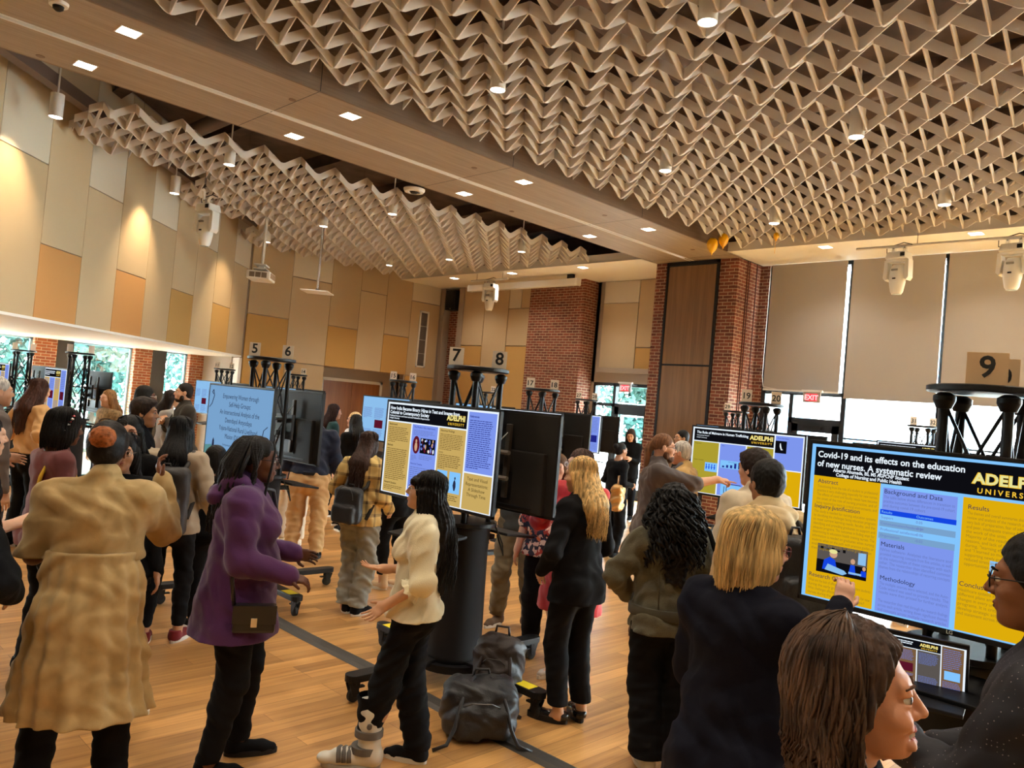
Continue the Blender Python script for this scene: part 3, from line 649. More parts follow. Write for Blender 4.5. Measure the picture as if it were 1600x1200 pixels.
def slide_covid():
    s = Slide(); s.rect(0, 0, 1, 1, 'lblue', 0); s.rect(.014, .018, .99, .205, 'black')
    s.t('Covid-19 and its effects on the education', .024, .082, .056, 'wtxt', bold=.022, wmax=.487); s.t('of new nurses. A systematic review', .024, .142, .056, 'wtxt', bold=.022, wmax=.42)
    s.t('Alberto Ahumada, BS, MS AGPCNP Student', .084, .168, .03, 'wtxt', bold=.03, wmax=.26); s.t('College of Nursing and Public Health', .095, .196, .03, 'wtxt', bold=.03, wmax=.225)
    s.logo(.536, .135, .2, 1.0)
    s.rect(.014, .205, .252, .985, 'yellow'); s.rect(.262, .228, .496, .985, 'blue'); s.rect(.512, .222, .745, .985, 'yellow'); s.rect(.757, .222, .99, .985, 'blue')
    def blk(h, u, v, lines, ub, c, dv=.0265, n=0):
        s.t(h, u, v, .038, 'txt'); 
        for i, l in enumerate(lines): s.t(l, u, v+.03+i*dv, .026, c, wmax=min(.0052*len(l), ub-u))
    y = 'fadey'
    blk('Abstract', .031, .25, ['Transitioning from the role of a student to professional', 'practice is very challenging especially for new nurses.', 'The effects of covid and faculty needs have become', 'the onset of the role of nursing practice, and of', 'being required to learn in critical environments, and', 'patient support.'], .245, y)
    blk('Inquiry Justification', .025, .413, ['This study is needed for nursing education systems', 'by identifying the challenges facing education programs', 'to meet current learning needs, faculty, and the', 'identifying and providing graduates to support and', 'adequate programs. The outcomes in finding ways for', 'determining to education health training nurses. The', 'information is needed on graduates when nursing', 'students when on the path with practice guides or', 'evaluation, the needs of emerging, retain', 'these populations'], .245, y)
    blk('Research Question', .023, .86, ['What are the lack of effect transition to practice students', 'during the early graduate nurses?', 'What challenges affected education programs for new', 'nurses during the coronavirus pandemic?'], .245, y)
    s.rect(.048, .64, .227, .822, 'grey', 2); s.rect(.048, .74, .227, .822, 'black', 3); s.rect(.195, .655, .222, .73, 'pale', 3)
    s.poly([(.07, .80), (.075, .74), (.095, .715), (.115, .73), (.125, .80)], 'dblue', 4); s.ell(.108, .695, .014, .024, 'skin', 5); s.ell(.107, .678, .015, .014, 'cream', 6)
    s.poly([(.08, .80), (.09, .76), (.15, .785), (.16, .80), (.145, .815)], 'pale', 6); s.poly([(.165, .8), (.17, .74), (.185, .74), (.19, .8)], 'dblue', 4); s.ell(.178, .718, .008, .017, 'skin', 5); s.poly([(.205, .8), (.208, .765), (.225, .765), (.226, .8)], 'dblue', 4); s.ell(.218, .75, .006, .013, 'skin', 5); s.rect(.165, .785, .21, .797, 'pale', 6)
    for k in range(5): s.rect(.06+k*.02, .655+.01*(k % 2), .07+k*.02, .675, 'black', 3)
    b = 'fade'
    blk('Background and Data', .266, .262, ['The table below shows differences in transition to', 'practice outcomes between the pre-covid-19 cohort', 'and during covid-19 cohort'], .49, b)
    s.rect(.257, .362, .497, .392, 'dblue', 2); s.t('Results', .262, .384, .022, 'lblue'); s.t('Outcomes', .375, .384, .022, 'lblue')
    for i in range(4): s.rect(.257, .392+i*.037, .497, .429+i*.037, 'lblue' if i % 2 == 0 else 'sky', 2); s.t(['Support', 'Communication/leadership', 'Professional satisfaction', 'Organization'][i], .262, .417+i*.037, .022, b); s.t(['0.05', '-0.04', '-0.06', '-0.02'][i], .375, .417+i*.037, .022, b)
    blk('Materials', .267, .585, ['NVivo software- Analyzes the literature and', 'provided recurring concepts from five articles, as well', 'as the relationships of these concepts with each', 'other. The researcher then identified common', 'themes from the relationships of recurring concepts'], .49, b)
    blk('Methodology', .272, .79, ['The multiple sources were selected, and the Auto-', 'Code wizard was used to provide results. The', 'results were then printed for further analysis.', '', 'The researcher then read through the research findings', 'across each article, writing down significant themes', 'and concepts across multiple research articles.'], .49, b)
    blk('Results', .527, .287, ['The themes and overall summaries showed that the', 'review and analysis of the research articles were', 'very lack of preparation, fear of infection, family', 'and peer, inadequate training flexibilities and', 'the work of the units.', 'Majority of the results for stress for', 'reasons, and lack of the care needed, or', 'during, "learning effectiveness" for real', 'and "I learned so much"', 'supporting newly graduated nurses to', 'reduced stress and more', 'opportunities during the covid'], .735, y)
    s.rect(.6, .56, .655, .74, 'lblue', 2); s.ell(.627, .63, .018, .05, 'cream', 3); s.rect(.61, .68, .65, .72, 'dblue', 3)
    blk('Conclusion', .517, .73, ['Healthcare systems and organizations can use', 'different plans amidst further transition', 'changes in every units to change', 'programs. It is critical for retain', 'develop strategic action plans that', 'and statement across nurses.'], .735, y)
    s.t('References', .77, .287, .037, 'txt', bold=.012); s.para(.77, .32, .98, .9, b, 18)
    return s
def slide_india():
    s = Slide(); s.rect(0, 0, 1, 1, 'wtxt', 0); s.rect(.015, .02, .75, .2, 'black')
    s.t('How India Became Binary: Hijras in Text and Images from', .028, .078, .05, 'wtxt', bold=.03, wmax=.655); s.t('Colonial to Contemporary Society', .028, .125, .05, 'wtxt', bold=.03, wmax=.385)
    s.t('Political Science and International Relations Department', .028, .155, .024, 'wtxt', bold=.02, wmax=.39); s.t('Adelphi University', .028, .18, .024, 'wtxt', bold=.02, wmax=.1)
    s.logo(.578, .128, .155, .9)
    s.rect(.015, .215, .25, .985, 'tan'); s.rect(.262, .215, .503, .985, 'blue'); s.rect(.515, .215, .75, .985, 'tan'); s.rect(.762, .02, .99, .615, 'blue'); s.rect(.762, .63, .99, .985, 'tan')
    s.t('Background', .032, .25, .03, 'txtb', bold=.02); s.para(.03, .265, .235, .44, 'fadet', 9, .4); s.t('Methods', .03, .48, .028, 'txtb', bold=.02); s.para(.03, .5, .235, .85, 'fadet', 17, .4); s.t('Research Question', .03, .89, .028, 'txtb', bold=.02); s.para(.03, .905, .235, .96, 'fadet', 3, .4)
    s.t('The Modern Hijra Experience', .28, .25, .028, 'navy', wmax=.2); s.para(.28, .27, .49, .33, 'fade', 4, .4)
    s.ell(.313, .43, .034, .095, 'maroon', 3); s.ell(.313, .39, .008, .02, 'skin', 4); s.ell(.313, .45, .014, .05, 'skin', 4, 8); s.rect(.352, .352, .492, .512, 'black', 3)
    rs = random.Random(3)
    for k in range(26): s.ell(.362+.12*rs.random(), .37+.12*rs.random(), .003+.007*rs.random(), .01+.02*rs.random(), rs.choice(['skin', 'wtxt', 'navy', 'maroon', 'blue']), 4+k*.02, 8)
    s.para(.275, .54, .33, .6, 'fade', 4, .4); s.para(.35, .53, .49, .58, 'fade', 3, .4); s.t('Historical Timeline', .275, .64, .026, 'navy'); s.para(.275, .66, .49, .95, 'fade', 14, .4)
    s.t('Historical Findings', .53, .25, .03, 'txtb', bold=.01); s.para(.53, .27, .735, .44, 'fadet', 10, .4); s.t('Society', .53, .47, .024, 'txtb'); s.para(.53, .48, .735, .63, 'fadet', 8, .4)
    s.rect(.53, .645, .62, .86, 'lblue', 2); s.rect(.64, .645, .735, .86, 'lblue', 2); s.poly([(.685, .83), (.675, .78), (.68, .74), (.69, .715), (.7, .75), (.702, .79), (.695, .83)], 'txt', 3); s.ell(.691, .705, .006, .014, 'txt', 3); s.para(.53, .88, .735, .96, 'fadet', 4, .4)
    s.t('References', .775, .075, .03, 'navy', bold=.02); s.para(.775, .095, .975, .58, 'navy', 24, .35)
    for i, l in enumerate(['Text and Visual', 'Representations:', 'A Slideshow', 'Through Time']): s.t(l, .876, .695+i*.052, .048, 'txtb', 'C')
    return s
def slide_malware():
    s = Slide(); s.rect(0, 0, 1, 1, 'wtxt', 0); s.rect(.015, .02, .75, .2, 'black'); s.t('The Role of Malware in Human Trafficking', .04, .09, .052, 'wtxt', bold=.03, wmax=.485); s.t('Adelphi University', .04, .16, .026, 'wtxt', wmax=.1); s.t('Undergraduate Research', .04, .127, .026, 'wtxt', wmax=.12)
    s.logo(.54, .11, .2, 1.0)
    s.rect(.015, .215, .26, .985, 'olive'); s.rect(.272, .215, .507, .985, 'blue'); s.rect(.518, .215, .75, .985, 'olive'); s.rect(.762, .02, .99, .49, 'blue'); s.rect(.762, .505, .99, .985, 'yellow')
    s.t('Background', .03, .25, .022, 'txtb'); s.t('Research Question', .03, .5, .022, 'txtb'); s.rect(.14, .52, .258, .655, 'lblue', 2)
    for k in range(4): s.ell(.155+k*.026, .555, .006, .013, 'dblue', 3, 8); s.rect(.15+k*.026, .57, .16+k*.026, .62, 'dblue', 3)
    s.line([(.15, .59), (.245, .59)], .0015, 'dblue'); s.rect(.287, .46, .505, .575, 'lblue', 2)
    for k, h in enumerate((.025, .04, .045, .075, .09)): s.rect(.305+k*.037, .565-h, .325+k*.037, .565, 'navy', 3)
    s.t('Malware Detections', .36, .485, .018, 'navy'); s.t('Data', .29, .25, .022, 'navy'); s.rect(.305, .805, .49, .97, 'lblue', 2); s.rect(.305, .8, .49, .812, 'navy', 3)
    for k, h in enumerate((.11, .11, .04, .035, .025, .03)): s.rect(.335+k*.022, .955-h, .341+k*.022, .955, 'txt', 3)
    s.rect(.525, .475, .62, .64, 'navy', 2); s.t('Findings', .535, .25, .022, 'txtb'); s.t('About the Author', .775, .06, .024, 'navy'); s.rect(.762, .09, .858, .265, 'black', 2); s.poly([(.8, .13), (.806, .12), (.812, .16), (.818, .2), (.83, .215), (.812, .22), (.8, .17)], 'wtxt', 3)
    return s
def slide_empower():
    s = Slide(); s.rect(0, 0, 1, 1, 'sky', 0)
    for i, l in enumerate(['Empowering Women through', 'Self-Help Groups:', 'An Intersectional Analysis of the', 'Deendayal Antyodaya', 'Yojana-National Rural Livelihood', 'Mission (DAY-NRLM)']): s.t(l, .52, .16+i*.105, .09, 'txt', 'C', wmax=[.56, .34, .62, .42, .6, .38][i])
    s.t('Undergraduate Research', .4, .78, .035, 'txt', 'C'); s.poly([(0, 1), (0, .82), (.1, .8), (.25, .84), (.42, .9), (.5, 1)], 'green', 2); s.poly([(.12, .82), (.125, .74), (.14, .7), (.155, .74), (.16, .82)], 'txt', 3)
    s.ell(.62, .84, .05, .08, 'skin', 2); s.line([(.02, .3), (.06, .25), (.09, .14), (.07, .06), (.05, .09), (.07, .12)], .004, 'txt', 3); s.line([(.96, .45), (.91, .5), (.89, .65), (.92, .78), (.97, .72), (.95, .65)], .004, 'txt', 3); s.line([(.3, .86), (.26, .83), (.29, .8)], .004, 'txt', 3)
    return s
def slide_generic(kind, seed):
    s = Slide(); s.rs = random.Random(seed); rs = s.rs
    a, b = [('tan', 'blue'), ('yellow', 'blue'), ('pale', 'pale'), ('grey', 'brown')][kind]
    s.rect(0, 0, 1, 1, 'wtxt' if kind != 2 else 'pale', 0)
    if kind != 2: s.rect(.015, .02, .75, .2, 'black'); s.para(.04, .05, .5, .17, 'wtxt', 3, .5); s.logo(.54, .115, .18)
    cols = [.015, .262, .515, .762, .99]
    for i in range(4):
        c = a if i % 2 == 0 else b; v = .02 if i == 3 else .215
        s.rect(cols[i], v, cols[i+1]-.012, .985, c if kind != 2 else 'pale'); s.para(cols[i]+.015, v+.03, cols[i+1]-.03, .5, 'fade', 11, .4); s.para(cols[i]+.015, .75, cols[i+1]-.03, .96, 'fade', 7, .4)
        if i in (1, 3): s.rect(cols[i]+.03, .53, cols[i+1]-.04, .72, rs.choice(['maroon', 'lblue', 'navy']), 3)
    return s
# ------------------------------------------------------------------ television
SHELL = mat('tv_back_shell', (.026, .023, .02), .6, spec=.2); RAIL = mat('rail_metal', srgb(74, 66, 58), .5, .3); BAR = mat('bar_metal', srgb(190, 180, 168), .35, .7)
def television(x, y, rz, slide, label, logo=False):
    e = empty('television', (x, y, 1.59), rz, label, 'television', 'televisions on the poster carts')
    mb = MB(); W, H, T = .622, .358, .012
    mb.box((0, .012, H-.007), (2*W, .03, .014)); mb.box((0, .012, -H+.011), (2*W, .03, .022)); mb.box((-W+.006, .012, 0), (.012, .03, 2*H)); mb.box((W-.006, .012, 0), (.012, .03, 2*H)); mb.build('bezel', BLACKP, e, bevel=.003)
    if slide is not None:
        sc_ = slide.done(e); sc_.location = (0, 0, 0)
    mb = MB(); mb.box((0, .02, 0), (2*W-.02, .02, 2*H-.02)); mb.box((0, .045, -.13), (1.1, .05, .42), taper=.97); mb.build('back_panel', SHELL, e, bevel=.01)
    b = MB(); b.box((0, .073, -.17), (.5, .004, .2)); b.box((0, .072, -.31), (.9, .006, .012)); b.build('port_recess', BLACK, e)
    for s in (-.2, .2): MB().box((s, .085, 0), (.04, .03, .52)).build('mount_rail', RAIL, e, bevel=.004)
    for z in (.06, -.12): MB().tube([(-.26, .13, z), (.26, .13, z)], .016, 8).build('mount_bar', BAR, e, smooth=True)
    MB().tube([(-.2, .1, .2), (-.05, .12, .05), (.06, .1, -.12), (.1, .085, -.2)], .004, 5).build('cable', WHITEP, e, smooth='all')
    if logo: MB().text('LG', .02, (.0, -.0045, -.352), bold=.02, align='C').build('brand_mark', WHITEP, e)
    return e
FABRIC = mat('black_stretch_fabric', (.010, .010, .012), .85); YEL = mat('yellow_label', srgb(240, 215, 30), .5)
_cart = []
def cart(x, y, label):
    if _cart: return dup(_cart[0], (x, y, 0), 0, label)
    e = empty('display_cart', (x, y, 0), 0, label, 'display cart', 'wheeled truss carts holding the televisions'); _cart.append(e)
    mb = MB(); mb.lathe([(.26, .11), (.26, .16), (.0, .16)], 28); mb.lathe([(0, .11), (.26, .11)], 28); mb.build('base_hub', BLACK, e, smooth=True)
    for k in range(4):
        a = k*PI/2; R = rotz(a); mb = MB()
        poly = [(.2, -.055)]+[(.84+.055*math.cos(t), .055*math.sin(t)) for t in np.linspace(-PI/2, PI/2, 9)]+[(.2, .055)]
        mb.prism(poly, .135, .18, T=R.to_4x4()); arm = mb.build('base_arm', BLACK, e, bevel=.005)
        if k in (1, 3): MB().add([R @ Vector(q) for q in ((.64, -.045, .1812), (.8, -.045, .1812), (.8, .045, .1812), (.64, .045, .1812))], [(0, 1, 2, 3)]).build('warning_label', YEL, e)
        mb = MB(); mb.tube([R @ Vector((.84, 0, .14)), R @ Vector((.84, 0, .11))], .03, 10)
        for s in (-.022, .022): mb.prism([(.80, .125), (.88, .125), (.85, .045), (.83, .035), (.81, .05)], s-.004, s+.004, T=R.to_4x4() @ Matrix.Rotation(PI/2, 4, 'X'))
        mb.box(R @ Vector((.78, 0, .09)), (.05, .03, .012), rot=R)
        cs = mb.build('caster', BLACKP, e)
        wv = MB(); c = R @ Vector((.83, 0, .043)); ax = R @ Vector((0, 1, 0)); wv.tube([c-ax*.017, c-ax*.013, c+ax*.013, c+ax*.017], [.036, .043, .043, .036], 18); wv.tube([c-ax*.024, c+ax*.024], .008, 8, m=1); wv.build('wheel', [RUBBER, CHROME], cs, smooth=True)
    pr = [(.205, .16), (.2, .2), (.19, .6), (.185, .9), (.19, 1.08), (.2, 1.12)]
    MB().lathe(pr, 28).build('fabric_sleeve', FABRIC, e, smooth='all')
    MB().lathe([(.2, 1.1), (.235, 1.11), (.235, 1.135), (0, 1.135)], 28).build('middle_plate', BLACK, e, smooth=True)
    R_ = .17; cs = [(R_*math.cos(a), R_*math.sin(a)) for a in (PI/4, 3*PI/4, 5*PI/4, 7*PI/4)]
    for cx, cy in cs:
        mb = MB(); mb.tube([(cx, cy, 1.13), (cx, cy, 2.2)], .021, 10); mb.lathe([(.045, 2.165), (.045, 2.185), (.021, 2.2)], 14, c=(cx, cy, 0)); mb.lathe([(.03, 2.13), (.045, 2.165)], 14, c=(cx, cy, 0)); mb.build('post', BLACK, e, smooth=True)
    for i in range(4):
        a, b = cs[i], cs[(i+1) % 4]; mb = MB()
        for z0, z1 in ((1.15, 1.66), (1.66, 2.16)): mb.tube([(*a, z0), (*b, z1)], .008, 6); mb.tube([(*b, z0), (*a, z1)], .008, 6)
        mb.tube([(*a, 1.66), (*b, 1.66)], .008, 6); mb.build('brace', BLACK, e)
    MB().lathe([(0, 2.205), (.215, 2.205), (.225, 2.21), (.225, 2.23), (.215, 2.235), (0, 2.235)], 32).build('top_plate', BLACK, e, smooth=True)
    for s in (-1, 1):
        mb = MB()
        for z in (1.53, 1.65): mb.box((s*.16, 0, z), (.12, .06, .05))
        mb.box((s*.2, 0, 1.59), (.03, .3, .24)); mb.build('screen_bracket', BLACK, e, bevel=.005)
    for s in (-1, 1):
        mb = MB(); mb.box((s*.34, 0, 1.04), (.3, .5, .02), rot=Matrix.Rotation(s*.12, 3, 'Y')); mb.box((s*.22, 0, 1.0), (.14, .06, .04)); mb.build('tray', BLACK, e, bevel=.006)
    MB().tube([(.1, -.2, 1.14), (.16, -.24, 1.0), (.22, -.2, .9), (.24, -.1, 1.03)], .006, 5).build('cable', RUBBER, e, smooth='all')
    return e
CARD = mat('card_white', srgb(228, 214, 196), .6); CARDT = mat('card_tan', srgb(206, 172, 130), .6); INK = mat('card_ink', (.01, .01, .01), .5)
def card(x, y, rz, num, label, w_=.105, h_=.15, m_=None):
    e = empty('number_card', (x, y, 2.235), rz, label, 'number card', 'station number cards on the cart tops')
    MB().box((0, 0, h_/2-.02), (w_, .003, h_)).build('sheet', m_ or CARD, e); MB().text(num, .125 if len(num) == 1 else .09, (0, -.0025, h_*.22), align='C', bold=.02).build('numeral', INK, e)
    MB().box((0, -.008, -.008), (.014, .014, .02)).build('clip', BLACKP, e)
LEFTF, RIGHTF = -PI/2, PI/2
st = [  # x, y, slide, card pair, description
    (3.8, .95, slide_covid(), '9', '10', 'at the right edge of the view'), (3.83, 4.2, slide_india(), '7', '8', 'in the middle, above the black backpacks'),
    (3.64, 6.9, slide_empower(), '5', '6', 'behind the person in the purple hoodie'), (4.17, 14.5, slide_generic(0, 1), '3', '4', 'under the overhang, beyond the peach top'),
    (4.1, 17.8, slide_generic(0, 2), '1', '2', 'at the far left edge'), (7.5, 6.95, slide_generic(1, 3), '17', '18', 'in front of the brick chimney'),
    (7.62, 3.95, slide_malware(), '19', '20', 'behind the two men facing away'), (7.7, 10.2, slide_generic(2, 4), '15', '16', 'in front of the wooden doors, right part'),
    (8.1, 14.3, slide_generic(2, 5), '13', '14', 'in front of the wooden doors, left part'), (7.6, 16.45, slide_generic(2, 6), '11', '12', 'against the last orange brick strip'),
    (11.8, 9.75, slide_generic(1, 7), '27', '28', 'before the door between the brick piers'), (12.6, 7.0, slide_generic(2, 8), '29', '30', 'in front of the brick pier'),
    (13.3, 4.15, slide_generic(1, 9), '31', '32', 'close to the glass wall'), (11.6, 12.4, slide_generic(2, 10), '21', '22', 'seen between the posts of the middle cart')]
what = {'9': 'television showing the Covid-19 nursing poster in yellow and blue', '7': 'television showing the poster headed How India Became Binary', '5': 'television showing a pale blue Empowering Women title slide',
        '3': 'television with a tan and blue poster under the overhang', '1': 'television with a tan poster cut by the left edge', '17': 'television with a yellow and blue poster hidden behind another screen', '19': 'television showing the Role of Malware in Human Trafficking poster',
        '15': 'television with a pale blue text slide in front of the wooden doors', '13': 'television with a pale slide left of the wooden doors', '11': 'television with a pale grey slide behind the Empowering Women screen',
        '27': 'television with a yellow and blue poster by the exit door between the piers', '29': 'television with a pale slide at the brick pier', '31': 'television with a poster close to the glass wall', '21': 'television with a pale slide far behind the middle cart'}
for i, (x, y, sl, n1, n2, t) in enumerate(st):
    cart(x, y, 'black truss cart with cards %s and %s, %s' % (n1, n2, t))
    dx = .36 if i else .33
    dyl = {0: -.02, 1: .08, 2: -.32}.get(i, -.07); dyr = {1: -.06, 2: .33}.get(i, .05)
    xl = {0: 3.47, 1: 3.57, 2: 3.2, 6: 7.22}.get(i, x-dx)
    t1 = television(xl, y+dyl, LEFTF, sl, what[n1], logo=(i == 0))
    if i == 5 or i == 10: pass
    t2 = television(x+(.2 if i == 1 else .36 if i != 2 else .44), y+dyr, RIGHTF, slide_generic(2, 30+i), 'television turned away, its dark back and mounting rails showing, cart %s and %s' % (n1, n2))
    if i == 0: card(3.65, .91, LEFTF+.25, n1, 'large tan card printed 9 on the nearest cart', .15, .155, CARDT); card(3.95, .925, LEFTF+.2, n2, 'tan card behind the 9, only its 0 showing', .13, .16, CARDT)
    else:
        if i in (3, 4): card(x-.12, y+.16, LEFTF-1.2, n1, 'white card %s seen edge on, left end of its cart' % n1); card(x+.12, y-.16, LEFTF-1.2, n2, 'white card %s seen edge on, right end of its cart' % n2)
        else: card(x-.13, y+.1, LEFTF+.75, n1, 'white card printed %s on the cart top %s' % (n1, t)); card(x+.1, y-.11, LEFTF+.75, n2, 'white card printed %s, right of the %s' % (n2, n1))
# laptop on the nearest cart
e = empty('laptop', (3.30, 1.0, 1.0), LEFTF+.2, 'open laptop with a small poster on its screen below the Covid-19 television', 'laptop')
MB().box((0, 0, .008), (.36, .24, .016)).build('keyboard_base', BLACKP, e, bevel=.004)
R = Matrix.Rotation(.35, 3, 'X'); mb = MB(); mb.box(R @ Vector((0, .0, .12))+Vector((0, .11, .01)), (.36, .01, .24), rot=R); mb.build('lid', BLACKP, e, bevel=.003)
sl = slide_generic(3, 11); o = sl.mb.build('screen', SM, e); o.scale = (.28, 1, .3); o.rotation_euler = (-.0+.35, 0, 0); o.location = R @ Vector((0, -.0065, .12))+Vector((0, .11, .01)); o.rotation_euler = (.35, 0, 0)
e = empty('clipboard', (3.47, 1.12, 1.09), .3, 'brown clipboard with papers and a bright phone on the cart tray', 'clipboard')
MB().box((0, 0, .004), (.23, .32, .006)).build('board', mat('board_brown', srgb(170, 120, 70), .6), e); MB().box((0, -.01, .009), (.2, .27, .002)).build('paper', CARD, e); MB().box((0, .14, .012), (.1, .03, .012)).build('clip', CHROME, e)
# cable ramp on the floor
mb = MB(); prof = [(-.075, 0), (-.04, .016), (.04, .016), (.075, 0)]
for y0, y1 in ((-2.0, 6.1),):
    V = []; n = 28
    for k in range(n+1):
        y = y0+(y1-y0)*k/n; wv = .008*math.sin(k*.9)
        V += [(3.44+a+wv, y, z+.001) for a, z in prof]
    F = [(i*4+j, i*4+j+1, i*4+5+j, i*4+4+j) for i in range(n) for j in range(3)]; mb.add(V, F)
rm = mb.build('cable_ramp', mat('ramp_grey', srgb(66, 62, 58), .55, bump=(40, .3, (1, .1, 1)))); tag(rm, 'long dark grey cable ramp running across the wooden floor under the middle cart', 'cable cover')
# ------------------------------------------------------------------ implicit surfaces for figures and bags
def V3(*a): return np.array(a, float)
def cone(a, b, r1, r2, k=.02, s=None): return ('c', np.asarray(a, float), np.asarray(b, float), r1, r2, k, s)
def ell(c, r, k=.02, M=None, sub=False): return ('e', np.asarray(c, float), np.asarray(r, float), k, M, sub)
def cut(n, d, k=.004): n = np.asarray(n, float); return ('p', n/np.linalg.norm(n), d, k)      # removes n.p > d
def field(prims, X, Y, Z):
    D = None
    for p in prims:
        if p[0] == 'c':
            _, a, b, r1, r2, k, s = p
            if s is not None:
                sx, sy = s; x = (X-a[0])/sx; y = (Y-a[1])/sy; z = Z-a[2]; bb = V3((b[0]-a[0])/sx, (b[1]-a[1])/sy, b[2]-a[2])
            else: x = X-a[0]; y = Y-a[1]; z = Z-a[2]; bb = b-a
            t = np.clip((x*bb[0]+y*bb[1]+z*bb[2])/max(bb @ bb, 1e-9), 0, 1)
            d = np.sqrt((x-t*bb[0])**2+(y-t*bb[1])**2+(z-t*bb[2])**2)-(r1+(r2-r1)*t)
            if s is not None: d = d*min(min(s), 1)
        elif p[0] == 'e':
            _, c, r, k, M_, sub = p
            x = X-c[0]; y = Y-c[1]; z = Z-c[2]
            if M_ is not None: x, y, z = (x*M_[0, 0]+y*M_[1, 0]+z*M_[2, 0], x*M_[0, 1]+y*M_[1, 1]+z*M_[2, 1], x*M_[0, 2]+y*M_[1, 2]+z*M_[2, 2])
            k0 = np.sqrt((x/r[0])**2+(y/r[1])**2+(z/r[2])**2); k1 = np.sqrt((x/r[0]**2)**2+(y/r[1]**2)**2+(z/r[2]**2)**2)+1e-9
            d = k0*(k0-1)/k1
            if sub:
                h = np.clip(.5-.5*(D+d)/k, 0, 1); D = D*(1-h)-d*h+k*h*(1-h); continue
        elif p[0] == 'b':
            _, c, hx, r, k, M_ = p
            x = X-c[0]; y = Y-c[1]; z = Z-c[2]
            if M_ is not None: x, y, z = (x*M_[0, 0]+y*M_[1, 0]+z*M_[2, 0], x*M_[0, 1]+y*M_[1, 1]+z*M_[2, 1], x*M_[0, 2]+y*M_[1, 2]+z*M_[2, 2])
            qx = np.abs(x)-hx[0]+r; qy = np.abs(y)-hx[1]+r; qz = np.abs(z)-hx[2]+r
            d = np.sqrt(np.maximum(qx, 0)**2+np.maximum(qy, 0)**2+np.maximum(qz, 0)**2)+np.minimum(np.maximum(qx, np.maximum(qy, qz)), 0)-r
        elif p[0] == 'p':
            _, n, dd, k = p; d = X*n[0]+Y*n[1]+Z*n[2]-dd; D = np.maximum(D, d); continue
        elif p[0] == 'f': D = D+p[1](X, Y, Z); continue
        if D is None: D = d; continue
        if k < 1e-4: D = np.minimum(D, d)
        else:
            h = np.clip(.5+.5*(D-d)/k, 0, 1); D = D*(1-h)+d*h-k*h*(1-h)
    return D
def bx(c, h, r=.01, k=.004, M=None): return ('b', np.asarray(c, float), np.asarray(h, float), r, k, M)
_E = [(0, 1), (2, 3), (4, 5), (6, 7), (0, 2), (1, 3), (4, 6), (5, 7), (0, 4), (1, 5), (2, 6), (3, 7)]
def snet(prims, lo, hi, v):
    "surface nets over a box; returns verts, quads"
    ax = [np.arange(lo[i]-v, hi[i]+2*v, v, dtype=np.float32) for i in range(3)]
    n = [len(a) for a in ax]
    D = field(prims, ax[0][:, None, None], ax[1][None, :, None], ax[2][None, None, :])
    D = np.broadcast_to(D, n)
    I = D < 0
    s = [I[a:n[0]-1+a, b:n[1]-1+b, c:n[2]-1+c] for a in (0, 1) for b in (0, 1) for c in (0, 1)]
    su = sum(q.astype(np.int8) for q in s); act = (su > 0) & (su < 8)
    idx = np.argwhere(act)
    if len(idx) == 0: return np.zeros((0, 3)), np.zeros((0, 4), int)
    vid = -np.ones(act.shape, np.int64); vid[act] = np.arange(len(idx))
    off = np.array([(a, b, c) for a in (0, 1) for b in (0, 1) for c in (0, 1)])
    cv = np.stack([D[idx[:, 0]+o[0], idx[:, 1]+o[1], idx[:, 2]+o[2]] for o in off], 1)
    acc = np.zeros((len(idx), 3)); cnt = np.zeros(len(idx))
    for a, b in _E:
        m = (cv[:, a] < 0) != (cv[:, b] < 0)
        t = cv[m, a]/(cv[m, a]-cv[m, b]); acc[m] += off[a]+(off[b]-off[a])*t[:, None]; cnt[m] += 1
    pos = (idx+acc/cnt[:, None])*v+np.array([a[0] for a in ax])
    Q_ = []
    for d in range(3):
        u, w_ = [(1, 2), (2, 0), (0, 1)][d]
        sl0 = [slice(1, -1)]*3; sl0[d] = slice(0, n[d]-1); sl1 = list(sl0); sl1[d] = slice(1, n[d])
        A = I[tuple(sl0)]; B = I[tuple(sl1)]; ch = np.argwhere(A != B)
        if len(ch) == 0: continue
        fl = A[ch[:, 0], ch[:, 1], ch[:, 2]]
        g = ch.copy(); g[:, u] += 1; g[:, w_] += 1
        def vv(du, dw):
            h = g.copy(); h[:, u] -= du; h[:, w_] -= dw; return vid[h[:, 0], h[:, 1], h[:, 2]]
        q = np.stack([vv(1, 1), vv(0, 1), vv(0, 0), vv(1, 0)], 1); q[~fl] = q[~fl][:, ::-1]; Q_.append(q)
    return pos, np.concatenate(Q_)
